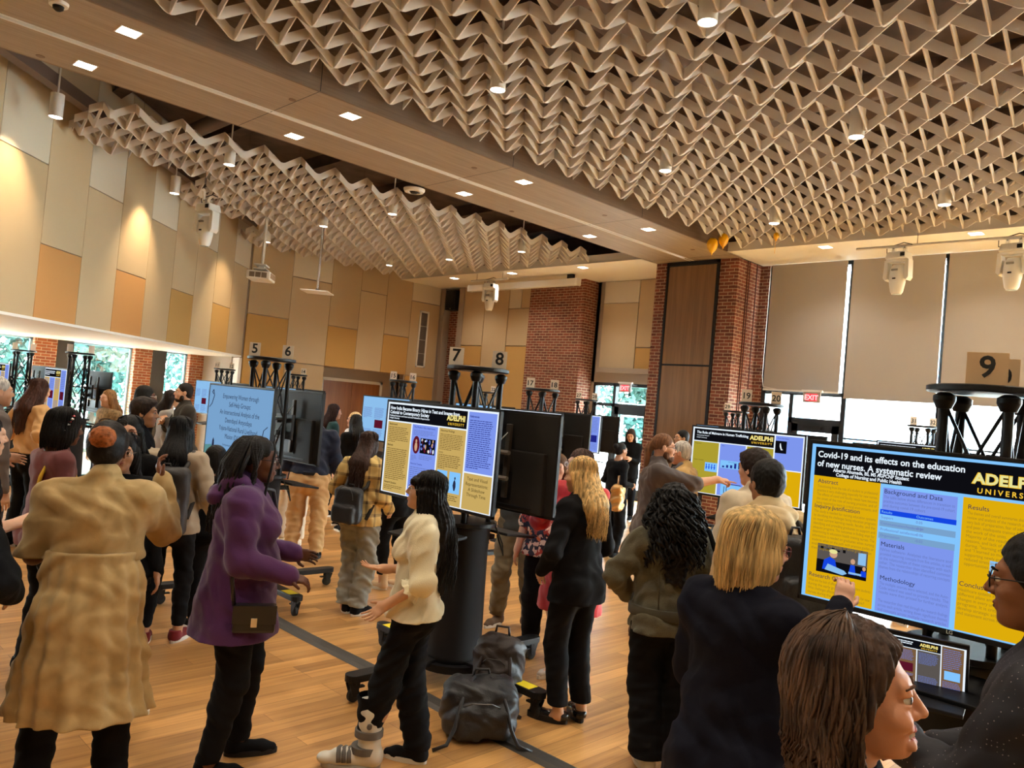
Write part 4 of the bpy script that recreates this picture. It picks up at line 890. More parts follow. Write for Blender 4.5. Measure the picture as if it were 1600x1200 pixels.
def smesh(name, chunks, mats, parent=None, extra=None):
    "chunks: list of (prims, lo, hi, voxel); joined in one mesh object; extra: an MB added to it"
    vs = []; qs = []; b = 0
    for prims, lo, hi, v in chunks:
        p, q = snet(prims, lo, hi, v)
        vs.append(p); qs.append(q+b); b += len(p)
    V = np.concatenate(vs); Qd = np.concatenate(qs)
    me = bpy.data.meshes.new(name)
    if extra is not None:
        me.from_pydata(V.tolist()+extra.v, [], Qd.tolist()+[tuple(i+b for i in f) for f in extra.f])
    else:
        me.vertices.add(len(V)); me.vertices.foreach_set('co', V.astype(np.float32).ravel())
        me.loops.add(len(Qd)*4); me.loops.foreach_set('vertex_index', Qd.astype(np.int32).ravel())
        me.polygons.add(len(Qd)); me.polygons.foreach_set('loop_start', np.arange(0, len(Qd)*4, 4, dtype=np.int32))
        try: me.polygons.foreach_set('loop_total', np.full(len(Qd), 4, np.int32))
        except Exception: pass
        me.update(calc_edges=True); me.validate()
    for m in (mats if isinstance(mats, (list, tuple)) else [mats]): me.materials.append(m)
    if extra is not None and any(extra.m): me.polygons.foreach_set('material_index', [0]*len(Qd)+extra.m)
    me.polygons.foreach_set('use_smooth', [True]*len(me.polygons))
    return link(name, me, parent)
def wr(amp, fx, fy, fz, ph=0):
    "cloth creases as a displacement"
    def f(X, Y, Z):
        a = np.sin(fx*X+ph+1.7*np.sin(fz*.6*Z+fy*.5*Y+ph))*np.sin(fz*Z+1.3*np.sin(fx*.5*X+fy*.7*Y+ph*2)+fy*Y)
        return 1.5*amp*np.sign(a)*np.abs(a)**.65
    return ('f', f)
def pleat(n, amp, z0, z1, cx=0, cy=0):
    def f(X, Y, Z):
        t = np.sqrt(np.clip((z0-Z)/(z0-z1), 0, 1)); a = np.arctan2(Y-cy, X-cx)
        return amp*t*np.sin(n*a+1.5*np.sin(3*a+1)+Z*2)
    return ('f', f)
# ------------------------------------------------------------------ skeleton
def unit(v): v = np.asarray(v, float); return v/(np.linalg.norm(v)+1e-9)
def ik(a, t, l1, l2, pole):
    d = t-a; L = np.linalg.norm(d); Lm = (l1+l2)*.999
    if L > Lm: t = a+d/L*Lm; d = t-a; L = Lm
    if L < abs(l1-l2)+.02: L = abs(l1-l2)+.02
    c = (l1*l1+L*L-l2*l2)/(2*L); h = math.sqrt(max(l1*l1-c*c, 0)); u = d/np.linalg.norm(d)
    p = np.asarray(pole, float); p = unit(p-u*(p @ u)); return a+u*c+p*h, t
def Rm(yaw=0, pitch=0, roll=0):
    return np.array(Matrix.Rotation(math.radians(yaw), 3, 'Z') @ Matrix.Rotation(math.radians(pitch), 3, 'X') @ Matrix.Rotation(math.radians(roll), 3, 'Y'))
class Fig:
    "local frame: +Y is where the person faces, +X is the person's right hand side, z up"
    def __init__(s, h=1.75, w=1.0, lean=0, turn=0, nod=0, tilt=0, la=None, ra=None, lpole=(-.5, -1, -.2), rpole=(.5, -1, -.2), lf=(-.1, 0, 0), rf=(.1, 0, 0), fem=False, belly=0, bust=0, hip=0,
                 lh=None, rh=None, side=0, lcurl=.5, rcurl=.5, lift=0, hs=1.0, kneef=.0):
        k = h/1.75; s.k = k; s.w = w; s.fem = fem; s.belly = belly; s.bust = bust; s.hip = hip; s.hs = hs
        s.pel = V3(side*.5, 0, .93)*k; s.waist = V3(side*.7, lean*.3, 1.10)*k; s.chest = V3(side, lean*.75, 1.31)*k; s.neck = V3(side, lean, 1.475)*k
        s.R = Rm(turn, -nod, tilt); s.head = s.neck+(V3(0, .035, .0)+s.R @ V3(0, .0, .155))*k
        sw = (.165 if fem else .185)*(1+(w-1)*.55)
        s.sl = s.neck+V3(-sw, -.01, -.065)*k; s.sr = s.neck+V3(sw, -.01, -.065)*k
        la = V3(-.27*max(w, 1), .05, .84) if la is None else V3(*la); ra = V3(.27*max(w, 1), .05, .84) if ra is None else V3(*ra)
        s.el, s.wl = ik(s.sl, la*k, .285*k, .25*k, lpole); s.er, s.wrr = ik(s.sr, ra*k, .285*k, .25*k, rpole)
        s.lf = V3(lf[0], lf[1], 0)*k; s.rf = V3(rf[0], rf[1], 0)*k; s.lfy = lf[2]; s.rfy = rf[2]
        s.hl = s.pel+V3(-.09*w, 0, 0)*k; s.hr = s.pel+V3(.09*w, 0, 0)*k
        s.kl, s.al = ik(s.hl, s.lf+V3(0, -.03, .09)*k, .43*k, .42*k, (-.1, 1, 0)); s.kr, s.ar = ik(s.hr, s.rf+V3(0, -.03, .09)*k, .43*k, .42*k, (.1, 1, 0))
        s.lhd = lh; s.rhd = rh; s.lcurl = lcurl; s.rcurl = rcurl
    def torso(s, e=0.0, lo=True):
        k, w = s.k, s.w; f = .94 if s.fem else 1.0; wx = w
        L = [cone(s.pel+V3(0, 0, -.03)*k, s.waist, (.158*f+s.hip)*k+e, (.128*f)*k+e, .03, (1.08*wx, .72*(1+(w-1)*1.1))),
             cone(s.waist, s.chest, .128*f*k+e, (.152*f)*k+e, .05, (1.05*wx, .72*(1+(w-1)*1.1))),
             cone(s.sl+V3(.02, 0, 0)*k, s.sr-V3(.02, 0, 0)*k, .056*k+e, .056*k+e, .06), cone(s.chest+V3(0, 0, .05)*k, s.neck, .105*k+e, .056*k+e, .05, (1.1, .85)),
             ell(s.pel+V3(-.075*w, -.055*w, -.03)*k, V3(.09, .09, .10)*k*(w*.5+.5)+e, .04), ell(s.pel+V3(.075*w, -.055*w, -.03)*k, V3(.09, .09, .10)*k*(w*.5+.5)+e, .04)]
        if s.belly: L.append(ell(s.waist+V3(0, .05+s.belly*.3, -.04)*k, V3(.13*w, .09+s.belly, .14)*k+e, .06))
        if s.bust:
            for q in (-1, 1): L.append(ell(s.chest+V3(q*.075*w, .085*w, -.03)*k, V3(.07, .06, .07)*k*s.bust+e, .04))
        return L
    def arm(s, side, e1=0.0, e2=0.0, to=1.0, k_=.02):
        a, b, c = (s.sl, s.el, s.wl) if side < 0 else (s.sr, s.er, s.wrr); k = s.k*(.5+.5*s.w)*(.9 if s.fem else 1)
        L = [cone(a, b, .053*k+e1, .043*k+(e1+e2)/2, k_)]
        if to > .5: L.append(cone(b, b+(c-b)*min(1, (to-.5)*2), .043*k+(e1+e2)/2, (.043+(.029-.043)*min(1, (to-.5)*2))*k+e2, k_))
        return L
    def leg(s, side, e1=0.0, e2=0.0, k_=.03):
        a, b, c = (s.hl, s.kl, s.al) if side < 0 else (s.hr, s.kr, s.ar); k = s.k*(.4+.6*s.w)
        return [cone(a, b, .088*k+e1, .057*k+e1*.5+e2*.5, k_), cone(b, c, .057*k+e1*.5+e2*.5, .038*k+e2, k_), ell(b+(c-b)*.3+V3(0, -.022, 0)*k, V3(.045, .045, .11)*k+e2*.5, .03)]
    def H(s, x, y, z): return s.head+s.R @ (V3(x, y, z)*s.k*s.hs)
    def hc(s, a, b, r1, r2, k=.01): q = s.k*s.hs; return cone(s.H(*a), s.H(*b), r1*q, r2*q, k*q)
    def he(s, c, r, k=.01, sub=False, M=None): q = s.k*s.hs; return ell(s.H(*c), V3(*r)*q, k*q, s.R if M is None else s.R @ M, sub)
    def headp(s, smile=False):
        L = [s.he((0, -.014, .028), (.072, .092, .09)), s.he((0, .018, -.03), (.058, .073, .08), .03), s.he((0, .045, -.082), (.036, .038, .032), .03), s.he((0, .068, -.096), (.021, .019, .015), .015),
             s.hc((-.034, .074, .026), (.034, .074, .026), .013, .013, .02), s.hc((0, .086, .014), (0, .107, -.024), .0078, .0108, .010), s.hc((-.012, .094, -.029), (.012, .094, -.029), .0085, .0085, .008),
             s.he((-.038, .058, -.026), (.024, .024, .022), .02), s.he((.038, .058, -.026), (.024, .024, .022), .02),
             s.hc((-.015, .086, -.056), (.015, .086, -.056), .0075, .0075, .006), s.hc((-.012, .085, -.066), (.012, .085, -.066), .008, .008, .005),
             s.he((-.031, .093, .006), (.015, .012, .010), .008, True), s.he((.031, .093, .006), (.015, .012, .010), .008, True)]
        for q in (-1, 1):
            L += [s.he((q*.031, .0775, .0165), (.0165, .0135, .0075), .003), s.he((q*.031, .0765, -.0055), (.0155, .0125, .006), .003), s.he((q*.078, -.006, -.008), (.009, .019, .030), .006, M=Rm(q*14)), s.he((q*.087, -.002, -.006), (.005, .010, .017), .004, True)]
        if smile: L += [s.he((0, .098, -.066), (.028, .020, .0135), .006, True), s.he((-.036, .068, -.036), (.02, .022, .018), .01), s.he((.036, .068, -.036), (.02, .022, .018), .01), s.hc((-.02, .088, -.084), (.02, .088, -.084), .0085, .0085, .008), s.hc((-.024, .084, -.050), (.024, .084, -.050), .007, .007, .006)]
        L += [cone(s.H(0, -.025, -.05), s.neck+V3(0, -.005, -.01)*s.k, .050*s.k*(.92 if s.fem else 1.05), .054*s.k, .02)]
        return L
    def hand(s, side, kk=.006):
        w_, e_ = (s.wl, s.el) if side < 0 else (s.wrr, s.er); hd = s.lhd if side < 0 else s.rhd; c = s.lcurl if side < 0 else s.rcurl
        d = unit(w_-e_); n = V3(-side, 0, -.1)      # palm normal
        if hd: 
            if hd[0] is not None: d = unit(hd[0])
            if len(hd) > 1 and hd[1] is not None: n = V3(*hd[1])
        point = bool(hd and len(hd) > 2 and hd[2] == 'point'); open_ = bool(hd and len(hd) > 2 and hd[2] == 'open')
        n = unit(n-d*(n @ d)); x = np.cross(d, n)*(-side); k = s.k*.96*(.93 if s.fem else 1.02)   # x points to the thumb side
        Mx = np.stack([x, d, n], 1); o = w_
        L = [ell(o+d*.05*k, V3(.040, .052, .016)*k, .01, Mx), cone(o-d*.02*k, o+d*.02*k, .026*k, .024*k, .02), ell(o+d*.075*k, V3(.041, .022, .014)*k, .01, Mx), ell(o+d*.035*k+x*.022*k+n*.008*k, V3(.018, .03, .016)*k, .01, Mx)]
        F = []
        for i, (bxx, ln, sp) in enumerate(((.030, .072, .16), (.010, .082, .04), (-.010, .077, -.07), (-.029, .060, -.22))):
            cu = c
            if point: cu = .06 if i == 0 else 1.35
            if open_: cu = .18+.08*i
            p = o+(d*.088+x*bxx)*k; a = 0.0; fd = unit(d+x*sp*(1.3 if open_ else .5)); F.append([])
            for sg, fl in enumerate((.45, .30, .25)):
                a += cu*(.55 if sg == 0 else .85 if sg == 1 else .6); dr = fd*math.cos(a)+n*math.sin(a); q = p+dr*ln*fl*k
                F[-1].append(cone(p, q, (.0088-.0008*sg)*k, (.0080-.0009*sg)*k, .002)); p = q
        p = o+(d*.02+x*.034)*k; dr = unit(d*.75+x*(.75 if not point else .35)+n*.35*(1 if not open_ else .2)); q = p+dr*.036*k; F.append([cone(p, q, .0125*k, .0105*k, .01)])
        dr = unit(d*.95+x*(.3 if not open_ else .6)+n*.4*(c+.3)); F[-1].append(cone(q, q+dr*.03*k, .0105*k, .0085*k, .003))
        for f in F: L += [(g[:5]+(kk*k if i == 0 else .002,)+g[6:]) for i, g in enumerate(f)]
        return L, o, d
# ------------------------------------------------------------------ person assembly
_mc = {}
def skin(r, g, b):
    k = ('s', r, g, b)
    if k not in _mc: _mc[k] = mat('skin', srgb(r, g, b), .48, bump=(220, .05), var=(9, .07), spec=.4)
    return _mc[k]
def cloth(r, g, b, rough=.85, sheen=.1, bump=(300, .15), var=None, name='cloth'):
    k = ('c', r, g, b, rough, str(bump), str(var))
    if k not in _mc: _mc[k] = mat(name, srgb(r, g, b), rough, bump=bump, sheen=0 if max(r, g, b) < 40 else sheen, var=var or (6, .1), spec=.15 if max(r, g, b) < 40 else .3)
    return _mc[k]
def hairm(r, g, b, st=(60, 60, 6), amt=.5):
    k = ('h', r, g, b, st)
    if k not in _mc: _mc[k] = mat('hair', srgb(r, g, b), .55, bump=(1.4, .4, st), var=(1.2, amt, st), spec=.22)
    return _mc[k]
BLK = cloth(16, 16, 18); LEATHER = mat('black_leather', (.012, .012, .012), .28); SOLE = mat('white_sole', srgb(225, 220, 208), .6)
EYEW = mat('eye_white', srgb(225, 220, 212), .25); EYED = mat('eye_dark', (.02, .012, .008), .15); TEETH = mat('teeth', srgb(235, 228, 215), .3); LENS = mat('spectacle_lens', (.8, .85, .9), .05, trans=.9)
def bounds(pts, pad): pts = np.array(pts); return pts.min(0)-pad, pts.max(0)+pad
def body(f, par, sk, v, hv, hands=(1, 1), smile=False, vis_arms=True):
    k = f.k; ch = []
    core = f.torso(-.006)+f.arm(-1)+f.arm(1)+f.leg(-1)+f.leg(1)
    core += [cone(f.al+V3(0, -.02, -.04)*k, f.lf+Rz(f.lfy) @ V3(0, .11, .032)*k, .032*k, .018*k, .02), cone(f.ar+V3(0, -.02, -.04)*k, f.rf+Rz(f.rfy) @ V3(0, .11, .032)*k, .032*k, .018*k, .02)]
    pts = [f.wl, f.el, f.sl, f.wrr, f.er, f.sr, f.lf, f.rf, f.pel, f.kl, f.kr, f.lf+V3(0, .15, 0), f.rf+V3(0, .15, 0)]
    lo, hi = bounds(pts, .17*f.w); lo[2] = 0; hi[2] = f.neck[2]+.02; cv = max(v, .012)
    ch.append((core, lo, hi, cv))
    H = f.headp(smile)+[cone(f.neck, f.neck+V3(0, 0, -.08)*k, .055*k, .07*k, .03)]
    ch.append((H, f.head-.15*k-V3(0, 0, .09)*k, f.head+.15*k, hv))
    for sd, on in ((-1, hands[0]), (1, hands[1])):
        if not on: continue
        L, o, d = f.hand(sd); c = o+d*.09*k; ch.append((L+f.arm(sd)[1:], c-.135*k, c+.135*k, min(hv, .007) if hv < .009 else .008))
    return smesh('body', ch, sk, par)
def Rz(a): a = math.radians(a); return np.array([[math.cos(a), -math.sin(a), 0], [math.sin(a), math.cos(a), 0], [0, 0, 1]])
def face(f, par, lips=(150, 80, 70), brow=(30, 20, 15), teeth=False, beard=None, hv=.005):
    q = f.k*f.hs; T = lambda x, y, z: Vector(f.H(x, y, z))
    for s in (-1, 1):
        m = MB(); R = Matrix(f.R.tolist())
        m.lathe([(0, -.0125*q), (.0065*q, -.0107*q), (.0107*q, -.0065*q), (.0125*q, 0), (.0107*q, .0065*q), (.0065*q, .0107*q), (0, .0125*q)], 12, c=T(s*.031, .0765, .006))
        m.lathe([(0, .0135*q), (.0045*q, .0130*q), (.0080*q, .0111*q), (.0092*q, .0100*q)], 10, c=T(s*.031, .0765, .006), rot=R @ Matrix.Rotation(-PI/2, 3, 'X'), m=1)
        m.build('eye', [EYEW, EYED], par, smooth='all')
        MB().tube([T(s*.014, .092, .024), T(s*.030, .0925, .031), T(s*.048, .078, .026)], [.0022*q, .0036*q, .002*q], 6).build('eyebrow', cloth(*brow), par, smooth='all')
    m = MB(); m.tube([T(-.021, .083, -.058), T(-.01, .0925, -.0555), T(0, .0935, -.057), T(.01, .0925, -.0555), T(.021, .083, -.058)], [.0015*q, .0044*q, .0042*q, .0044*q, .0015*q], 7)
    zl = -.080 if teeth else -.0655
    m.tube([T(-.019, .083, -.060 if not teeth else -.066), T(0, .0925, zl), T(.019, .083, -.060 if not teeth else -.066)], [.0015*q, .0052*q, .0015*q], 7); m.build('lips', mat('lips', srgb(*lips), .4), par, smooth='all')
    if teeth:
        m = MB()
        for i in range(-3, 4): m.box(T(i*.0058, .0915-abs(i)*.0022, -.0645), (.0054*q, .004*q, .010*q), rot=Matrix(f.R.tolist()))
        m.build('teeth', TEETH, par, bevel=.0008)
def glasses(f, par, col=BLACKP, r=.0215, round_=False, temple=True):
    T = lambda x, y, z: Vector(f.H(x, y, z)); q = f.k*f.hs; m = MB()
    for s in (-1, 1):
        pts = []
        for k in range(17):
            a = 2*PI*k/16; cx, cz = math.cos(a), math.sin(a)
            if not round_: e = .72; cx = math.copysign(abs(cx)**e, cx); cz = math.copysign(abs(cz)**e, cz)*.82
            pts.append(T(s*.0325+cx*r, .104-abs(s*.0325+cx*r)*.16, .002+cz*r))
        m.tube(pts, .0018*q, 5, caps=False)
        if temple: m.tube([T(s*(.0325+r), .096, .008), T(s*.076, .06, .01), T(s*.079, .0, .008), T(s*.078, -.02, -.008)], .0017*q, 5)
    m.tube([T(-.0115, .104, .005), T(0, .107, .008), T(.0115, .104, .005)], .0018*q, 5)
    return m.build('glasses', col, par, smooth='all')
def hairmass(f, par, m, kind, v, L=.4, curl=0, extra=None, part=0, fringe=False, vol=0.0, seed=1, side=1, strands=0, sr=1.0, front=0.0):
    k = f.k*f.hs; q = k; H = f.H
    cap = [f.he((0, -.020, .036), (.080+vol, .098+vol, .094+vol*.8)), f.he((0, -.03, -.01), (.078+vol, .085+vol, .09), .02)]
    # face opening
    n = f.R @ V3(0, .82, -.57); o = H(0, .062, .048); cutp = cut(n, n @ o)
    if fringe: cutp = cut(f.R @ V3(0, .95, -.3), (f.R @ V3(0, .95, -.3)) @ H(0, .104, .018))
    lowz = {'short': -.062, 'buzz': -.05, 'bob': -.16}.get(kind, -.07)
    body_ = []; post = []
    if kind in ('short', 'buzz'):
        cap = [f.he((0, -.018, .035), (.078+vol, .096+vol, .092+vol)), f.he((0, -.045, -.02), (.066+vol*.5, .06+vol*.5, .06), .02)]
        if vol > .01: cap.append(f.he((0, .05, .085), (.055, .045, .03), .03))
        n2 = f.R @ V3(0, .55, -.83); post = [cutp, cut(n2, n2 @ H(0, .02, -.03))]
    elif kind == 'bob':
        body_ = [f.he((0, -.035, -.06), (.092+vol, .085+vol, .095), .04), f.he((-.07, .005, -.06), (.035, .05, .085), .03), f.he((.07, .005, -.06), (.035, .05, .085), .03)]; post = [cut(f.R @ V3(0, .9, -.43), (f.R @ V3(0, .9, -.43)) @ H(0, .082-front, .03)), cut(V3(0, 0, -1), -(H(0, 0, -.15)[2]))]
    elif kind in ('long', 'curly'):
        up = V3(0, 0, -1); a = H(0, -.055, -.02); b = f.neck+V3(0, -.115 if f.w < 1.2 else -.15, -.04)*f.k; c = b+V3(side*.0, -.02, -L+.14)*f.k
        w_ = .085+vol
        body_ = [cone(a, b, (.078+vol)*q, .085*q, .03, (1.12, .75)), cone(b, c, (.085+vol*.6)*q, (.045+vol*.5)*q, .03, (1.15, .5))]
        for s in (-1, 1): body_.append(cone(H(s*.066, .0, .0), H(s*.072, -.02, -.12)+V3(0, -.02, -.03), .03*q, .036*q, .03))
        post = [cut(f.R @ V3(0, .93, -.36), (f.R @ V3(0, .93, -.36)) @ H(0, .058, .03))] if not fringe else []
        if fringe: cap = cap; post = []; body_.append(f.hc((-.045, .075, .05), (.045, .075, .05), .022, .022, .02))
    elif kind == 'pony':
        a = H(0, -.10, .03); b = H(0, -.135, -.03); c = b+V3(0, -.01, -L+.05); body_ = [cone(a, b, .03*q, .032*q, .02), cone(b, c, .034*q, .018*q, .02)]; n2 = f.R @ V3(0, .55, -.83); post = []
        cap = [f.he((0, -.018, .035), (.077, .095, .091)), cutp, cut(n2, n2 @ H(0, .02, -.035))]
    elif kind == 'bun':
        cap = [f.he((0, -.018, .035), (.077+vol, .096+vol, .092+vol)), f.he((0, -.045, -.02), (.066, .06, .06), .02), cutp]; n2 = f.R @ V3(0, .55, -.83); cap.append(cut(n2, n2 @ H(0, .02, -.04)))
        body_ = [f.he((0, -.105, .06), (.05, .04, .045), .01)]
    prims = cap+body_+post
    if kind in ('long', 'bob', 'pony') or strands:
        prims.append(('f', lambda X, Y, Z: .0035*np.sin(np.arctan2(Y-f.head[1]+.02, X-f.head[0])*34+3*np.sin(Z*9+seed)+seed)*np.sin(Z*7+X*11+seed*2)))
    cu_ = curl*(.3 if kind == 'bob' else 1)
    if curl: prims.append(('f', lambda X, Y, Z: cu_*(np.sin(X*95+3*np.sin(Z*40)+seed)*np.sin(Y*90+2*np.sin(X*50))*np.sin(Z*85+2.5*np.sin(Y*45+seed)))))
    if extra: prims += extra
    lo = f.head-.19*k; hi = f.head+.19*k
    if kind in ('long', 'curly', 'pony'): lo = np.minimum(lo, f.neck+V3(-.16, -.3, -L-.05)); lo[2] = f.neck[2]-(L*f.k)
    if kind == 'bob': lo = f.head-.2*k
    ex = None
    if strands:
        rs = np.random.RandomState(seed); ex = MB()
        for i in range(strands):
            a = rs.uniform(-PI, PI) if fringe else rs.uniform(-PI, PI)
            ph = rs.uniform(.1, 1.0)
            sx_, sy_ = math.sin(a), -math.cos(a)          # a = 0 points to the back
            if sy_ > .35 and not fringe: continue
            if sy_ > .6-front*8: continue
            vo = vol+.012*rs.rand()-.003; p0 = H(sx_*.03, -.02+sy_*.03, .125+vol); p1 = H(sx_*(.078+vo), -.02+sy_*(.096+vo), .05); p2 = H(sx_*(.088+vo), -.03+sy_*(.09+vo), -.06)
            pts = [p0, (p0+p1)/2+V3(sx_*.02, sy_*.02, .012), p1, p2]
            if kind == 'bob':
                ze = -.135-.03*rs.rand(); p_ = rs.rand()*6
                for t in (.25, .5, .75, 1): wv = curl*1.6*min(t*2, 1); pts.append(H(sx_*(.088+vo-.010*t+wv*math.sin(t*9+p_)), -.03+sy_*(.09+vo-.015*t)+wv*math.cos(t*8+p_), -.06+(ze+.06)*t))
            elif kind in ('long', 'curly'):
                ln = L*rs.uniform(.65, 1.03); b = f.neck+V3(sx_*.10, min(sy_*.11, .05)-.045, -.03)*f.k
                if sy_ > -.2: b = f.neck+V3(sx_*.115, -.03+.06*rs.rand(), -.03)*f.k
                pts.append(b); nn = 5 if kind == 'long' else 9
                for j in range(1, nn+1):
                    t = j/nn; wv = curl*2.2+.004; pts.append(b+V3(-sx_*.035*t+wv*math.sin(j*2.1+i), -.045*min(t*2, 1)*(1 if sy_ < .1 else .2)+wv*math.cos(j*2.1+i), -ln*t*.9+.05))
            N_ = len(pts); r0 = .0034*sr*q*rs.uniform(.7, 1.3)
            cr = [Vector(p) for p in pts]; sm_ = []
            for j in range(N_-1):
                for t in (0, .5): 
                    p_1 = cr[max(j-1, 0)]; p0_ = cr[j]; p1_ = cr[j+1]; p2_ = cr[min(j+2, N_-1)]
                    sm_.append(.5*((2*p0_)+(p1_-p_1)*t+(2*p_1-5*p0_+4*p1_-p2_)*t*t+(3*p0_-p_1-3*p1_+p2_)*t**3))
            sm_.append(cr[-1]); ex.tube(sm_, [r0]*(len(sm_)-2)+[r0*.7, r0*.2], 4, caps=False)
    return smesh('hair', [(prims, lo, hi, v)], m, par, extra=ex)
def top(f, par, m, v, e=.014, hem=.86, flare=0, sl=1.0, es=.012, ec=.008, name='shirt', crease=.003, collar=.0, puff=0, extra=None, vneck=False, seed=0, hemsq=(1.05, .78), front=0, openf=False):
    k = f.k; L = f.torso(e)
    for s in (-1, 1):
        L += f.arm(s, es, ec, sl, .03)
        if puff: 
            a, b = (f.sl, f.el) if s < 0 else (f.sr, f.er); L.append(ell((a+b)/2+V3(0, 0, -.01), V3(puff, puff, puff*1.5), .04))
    if hem < .93: L.append(cone(V3(f.waist[0], f.waist[1]*.5, 1.06*k), V3(f.pel[0], 0, hem*k), (.14*f.w)*k+e, (.165*f.w+flare)*k+e, .04, hemsq))
    if collar: L.append(cone(f.neck+V3(0, -.01, -.03)*k, f.neck+V3(0, -.004, collar)*k, .066*k+e, .058*k+e*.6, .01))
    if extra: L += extra
    if crease: L += [wr(crease, 24, 17, 31, seed), wr(crease*.6, 47, 39, 29, seed+2)]
    if not collar: L.append(cut((0, -.25 if not vneck else .45, 1), V3(0, -.25 if not vneck else .45, 1) @ (f.neck+V3(0, 0, .012)*k)/math.hypot(.25 if not vneck else .45, 1)))
    L.append(cut((0, 0, -1), -hem*k))
    pts = [f.sl, f.sr, f.el, f.er, f.pel]+([f.wl, f.wrr] if sl > .6 else []); pad = max(.17*f.w, .1+puff)+e; lo, hi = bounds(pts, pad)
    lo[0] = min(lo[0], f.pel[0]-(.2*f.w+flare)*1.15-e); hi[0] = max(hi[0], f.pel[0]+(.2*f.w+flare)*1.15+e); lo[1] = min(lo[1], -(.2*f.w+flare)-e-f.hip); hi[1] = max(hi[1], (.2*f.w+flare)+e+f.belly)
    lo[2] = min(hem*k-.02, f.wl[2]-.08, f.wrr[2]-.08) if sl > .6 else hem*k-.02; lo[2] = max(lo[2], hem*k-.02); hi[2] = f.neck[2]+max(.06, collar+.06); hi[2] = max(hi[2], f.wl[2]+.09, f.wrr[2]+.09, f.el[2]+.09, f.er[2]+.09)
    o = smesh(name, [(L, lo, hi, v)], m, par); return o
def trousers(f, par, m, v, e1=.012, e2=.018, ankle=.09, cutl=0, name='trousers', crease=.003, seed=5, topz=1.05):
    k = f.k; L = [p for p in f.torso(.008)[:1]+f.torso(.008)[4:6]]+(f.leg(-1, e1, e2) if not cutl else [f.leg(-1, e1, e2*.7)[0], cone(f.kl, f.kl+(f.al-f.kl)*cutl, .057*k+e1*.5+e2*.5, .055*k, .03)])+f.leg(1, e1, e2)
    L += [wr(crease, 30, 22, 26, seed), wr(crease*.7, 18, 33, 60, seed+1), cut((0, 0, -1), -ankle*k), cut((0, 0, 1), topz*k)]
    lo, hi = bounds([f.hl, f.hr, f.kl, f.kr, f.al, f.ar], .14*f.w+e2+f.hip); lo[2] = ankle*k-.02; hi[2] = topz*k+.02; lo[1] -= .04
    return smesh(name, [(L, lo, hi, v)], m, par)
def shoe(f, par, side, m, v, sole=SOLE, kind='sneaker', name='shoe'):
    k = f.k; c = f.lf if side < 0 else f.rf; R = Rz(f.lfy if side < 0 else f.rfy); T = lambda x, y, z: c+R @ (V3(x, y, z)*k)
    up = {'sneaker': .095, 'boot': .2, 'flat': .05, 'loafer': .07}[kind]; th = .018 if kind != 'loafer' else .028
    L = [cone(T(0, -.055, .045), T(0, .10, .036), .042*k, .036*k, .02), cone(T(0, .10, .036), T(0, .155, .030), .038*k, .026*k, .02)]
    if kind != 'flat': L.append(cone(T(0, -.05, .05), T(0, -.045, up), .042*k, .046*k, .03))
    L += [cut((0, 0, 1), up*k), cut((0, 0, -1), -th*k)]
    if kind in ('flat', 'loafer'): L.insert(3 if kind != 'flat' else 2, ell(T(0, -.015, .085), V3(.030, .055, .030)*k, .005, None, True))
    lo, hi = bounds([T(0, -.12, 0), T(0, .2, .02)], .06); lo[2] = 0; hi[2] = up*k+.02
    o = smesh(name, [(L, lo, hi, v)], m, par)
    mb = MB(); pts = []
    for i in range(20):
        a = 2*PI*i/20; y = .045+.142*math.sin(a); x = .045*math.cos(a)*(1-.12*math.sin(a)); q = T(x, y, 0); pts.append((q[0], q[1]))
    mb.prism(pts, 0.0, (th+.012)*k); mb.build('sole', sole, o, bevel=.003)
    return o
def person(label, l, d, facing, **kw):
    "facing: 0 looks away from the viewer, 90 to the left of the picture, -90 to the right, 180 towards the viewer"
    x, y, _ = P(l, d); base = math.degrees(math.atan2(y, x)) if False else 45
    e = empty('person', (x, y, 0), math.radians(base+facing-90), label, 'person')
    return e, Fig(**kw)
# ------------------------------------------------------------------ the crowd
def lod(d): return max(.0055, d*.0017), min(max(.0032, d*.0011), .010)
SK_D, SK_D2, SK_M, SK_T, SK_L, SK_P = skin(96, 58, 40), skin(120, 76, 52), skin(176, 126, 94), skin(198, 148, 112), skin(218, 168, 136), skin(226, 176, 150)
HB, HD, HBR, HBL, HGR = hairm(18, 15, 14), hairm(34, 24, 20), hairm(92, 62, 38), hairm(196, 160, 104), hairm(196, 190, 180)
def mk(label, l, d, facing, fig, sk, hair, tp, pt=None, sh=None, gl=None, fc=False, hands=(1, 1), smile=False, v=None, fkw=None):
    e, f = person(label, l, d, facing, **fig)
    V_, hv = lod(d)
    if v: V_ = v
    body(f, e, sk, V_, hv, hands, smile)
    if fc: face(f, e, teeth=smile, **(fkw or {}))
    if gl is not None: glasses(f, e, **gl)
    if hair: 
        hk = dict(hair[2]) if len(hair) > 2 else {}
        hairmass(f, e, hair[1], hair[0], max(hv*1.1, .004), **hk)
    if tp: top(f, e, tp[0], V_, **(tp[1] if len(tp) > 1 else {}))
    if pt: trousers(f, e, pt[0], V_, **(pt[1] if len(pt) > 1 else {}))
    if sh:
        for s in (-1, 1): shoe(f, e, s, sh[0], min(V_, .009), **(sh[1] if len(sh) > 1 else {}))
    return e, f
GRP = None
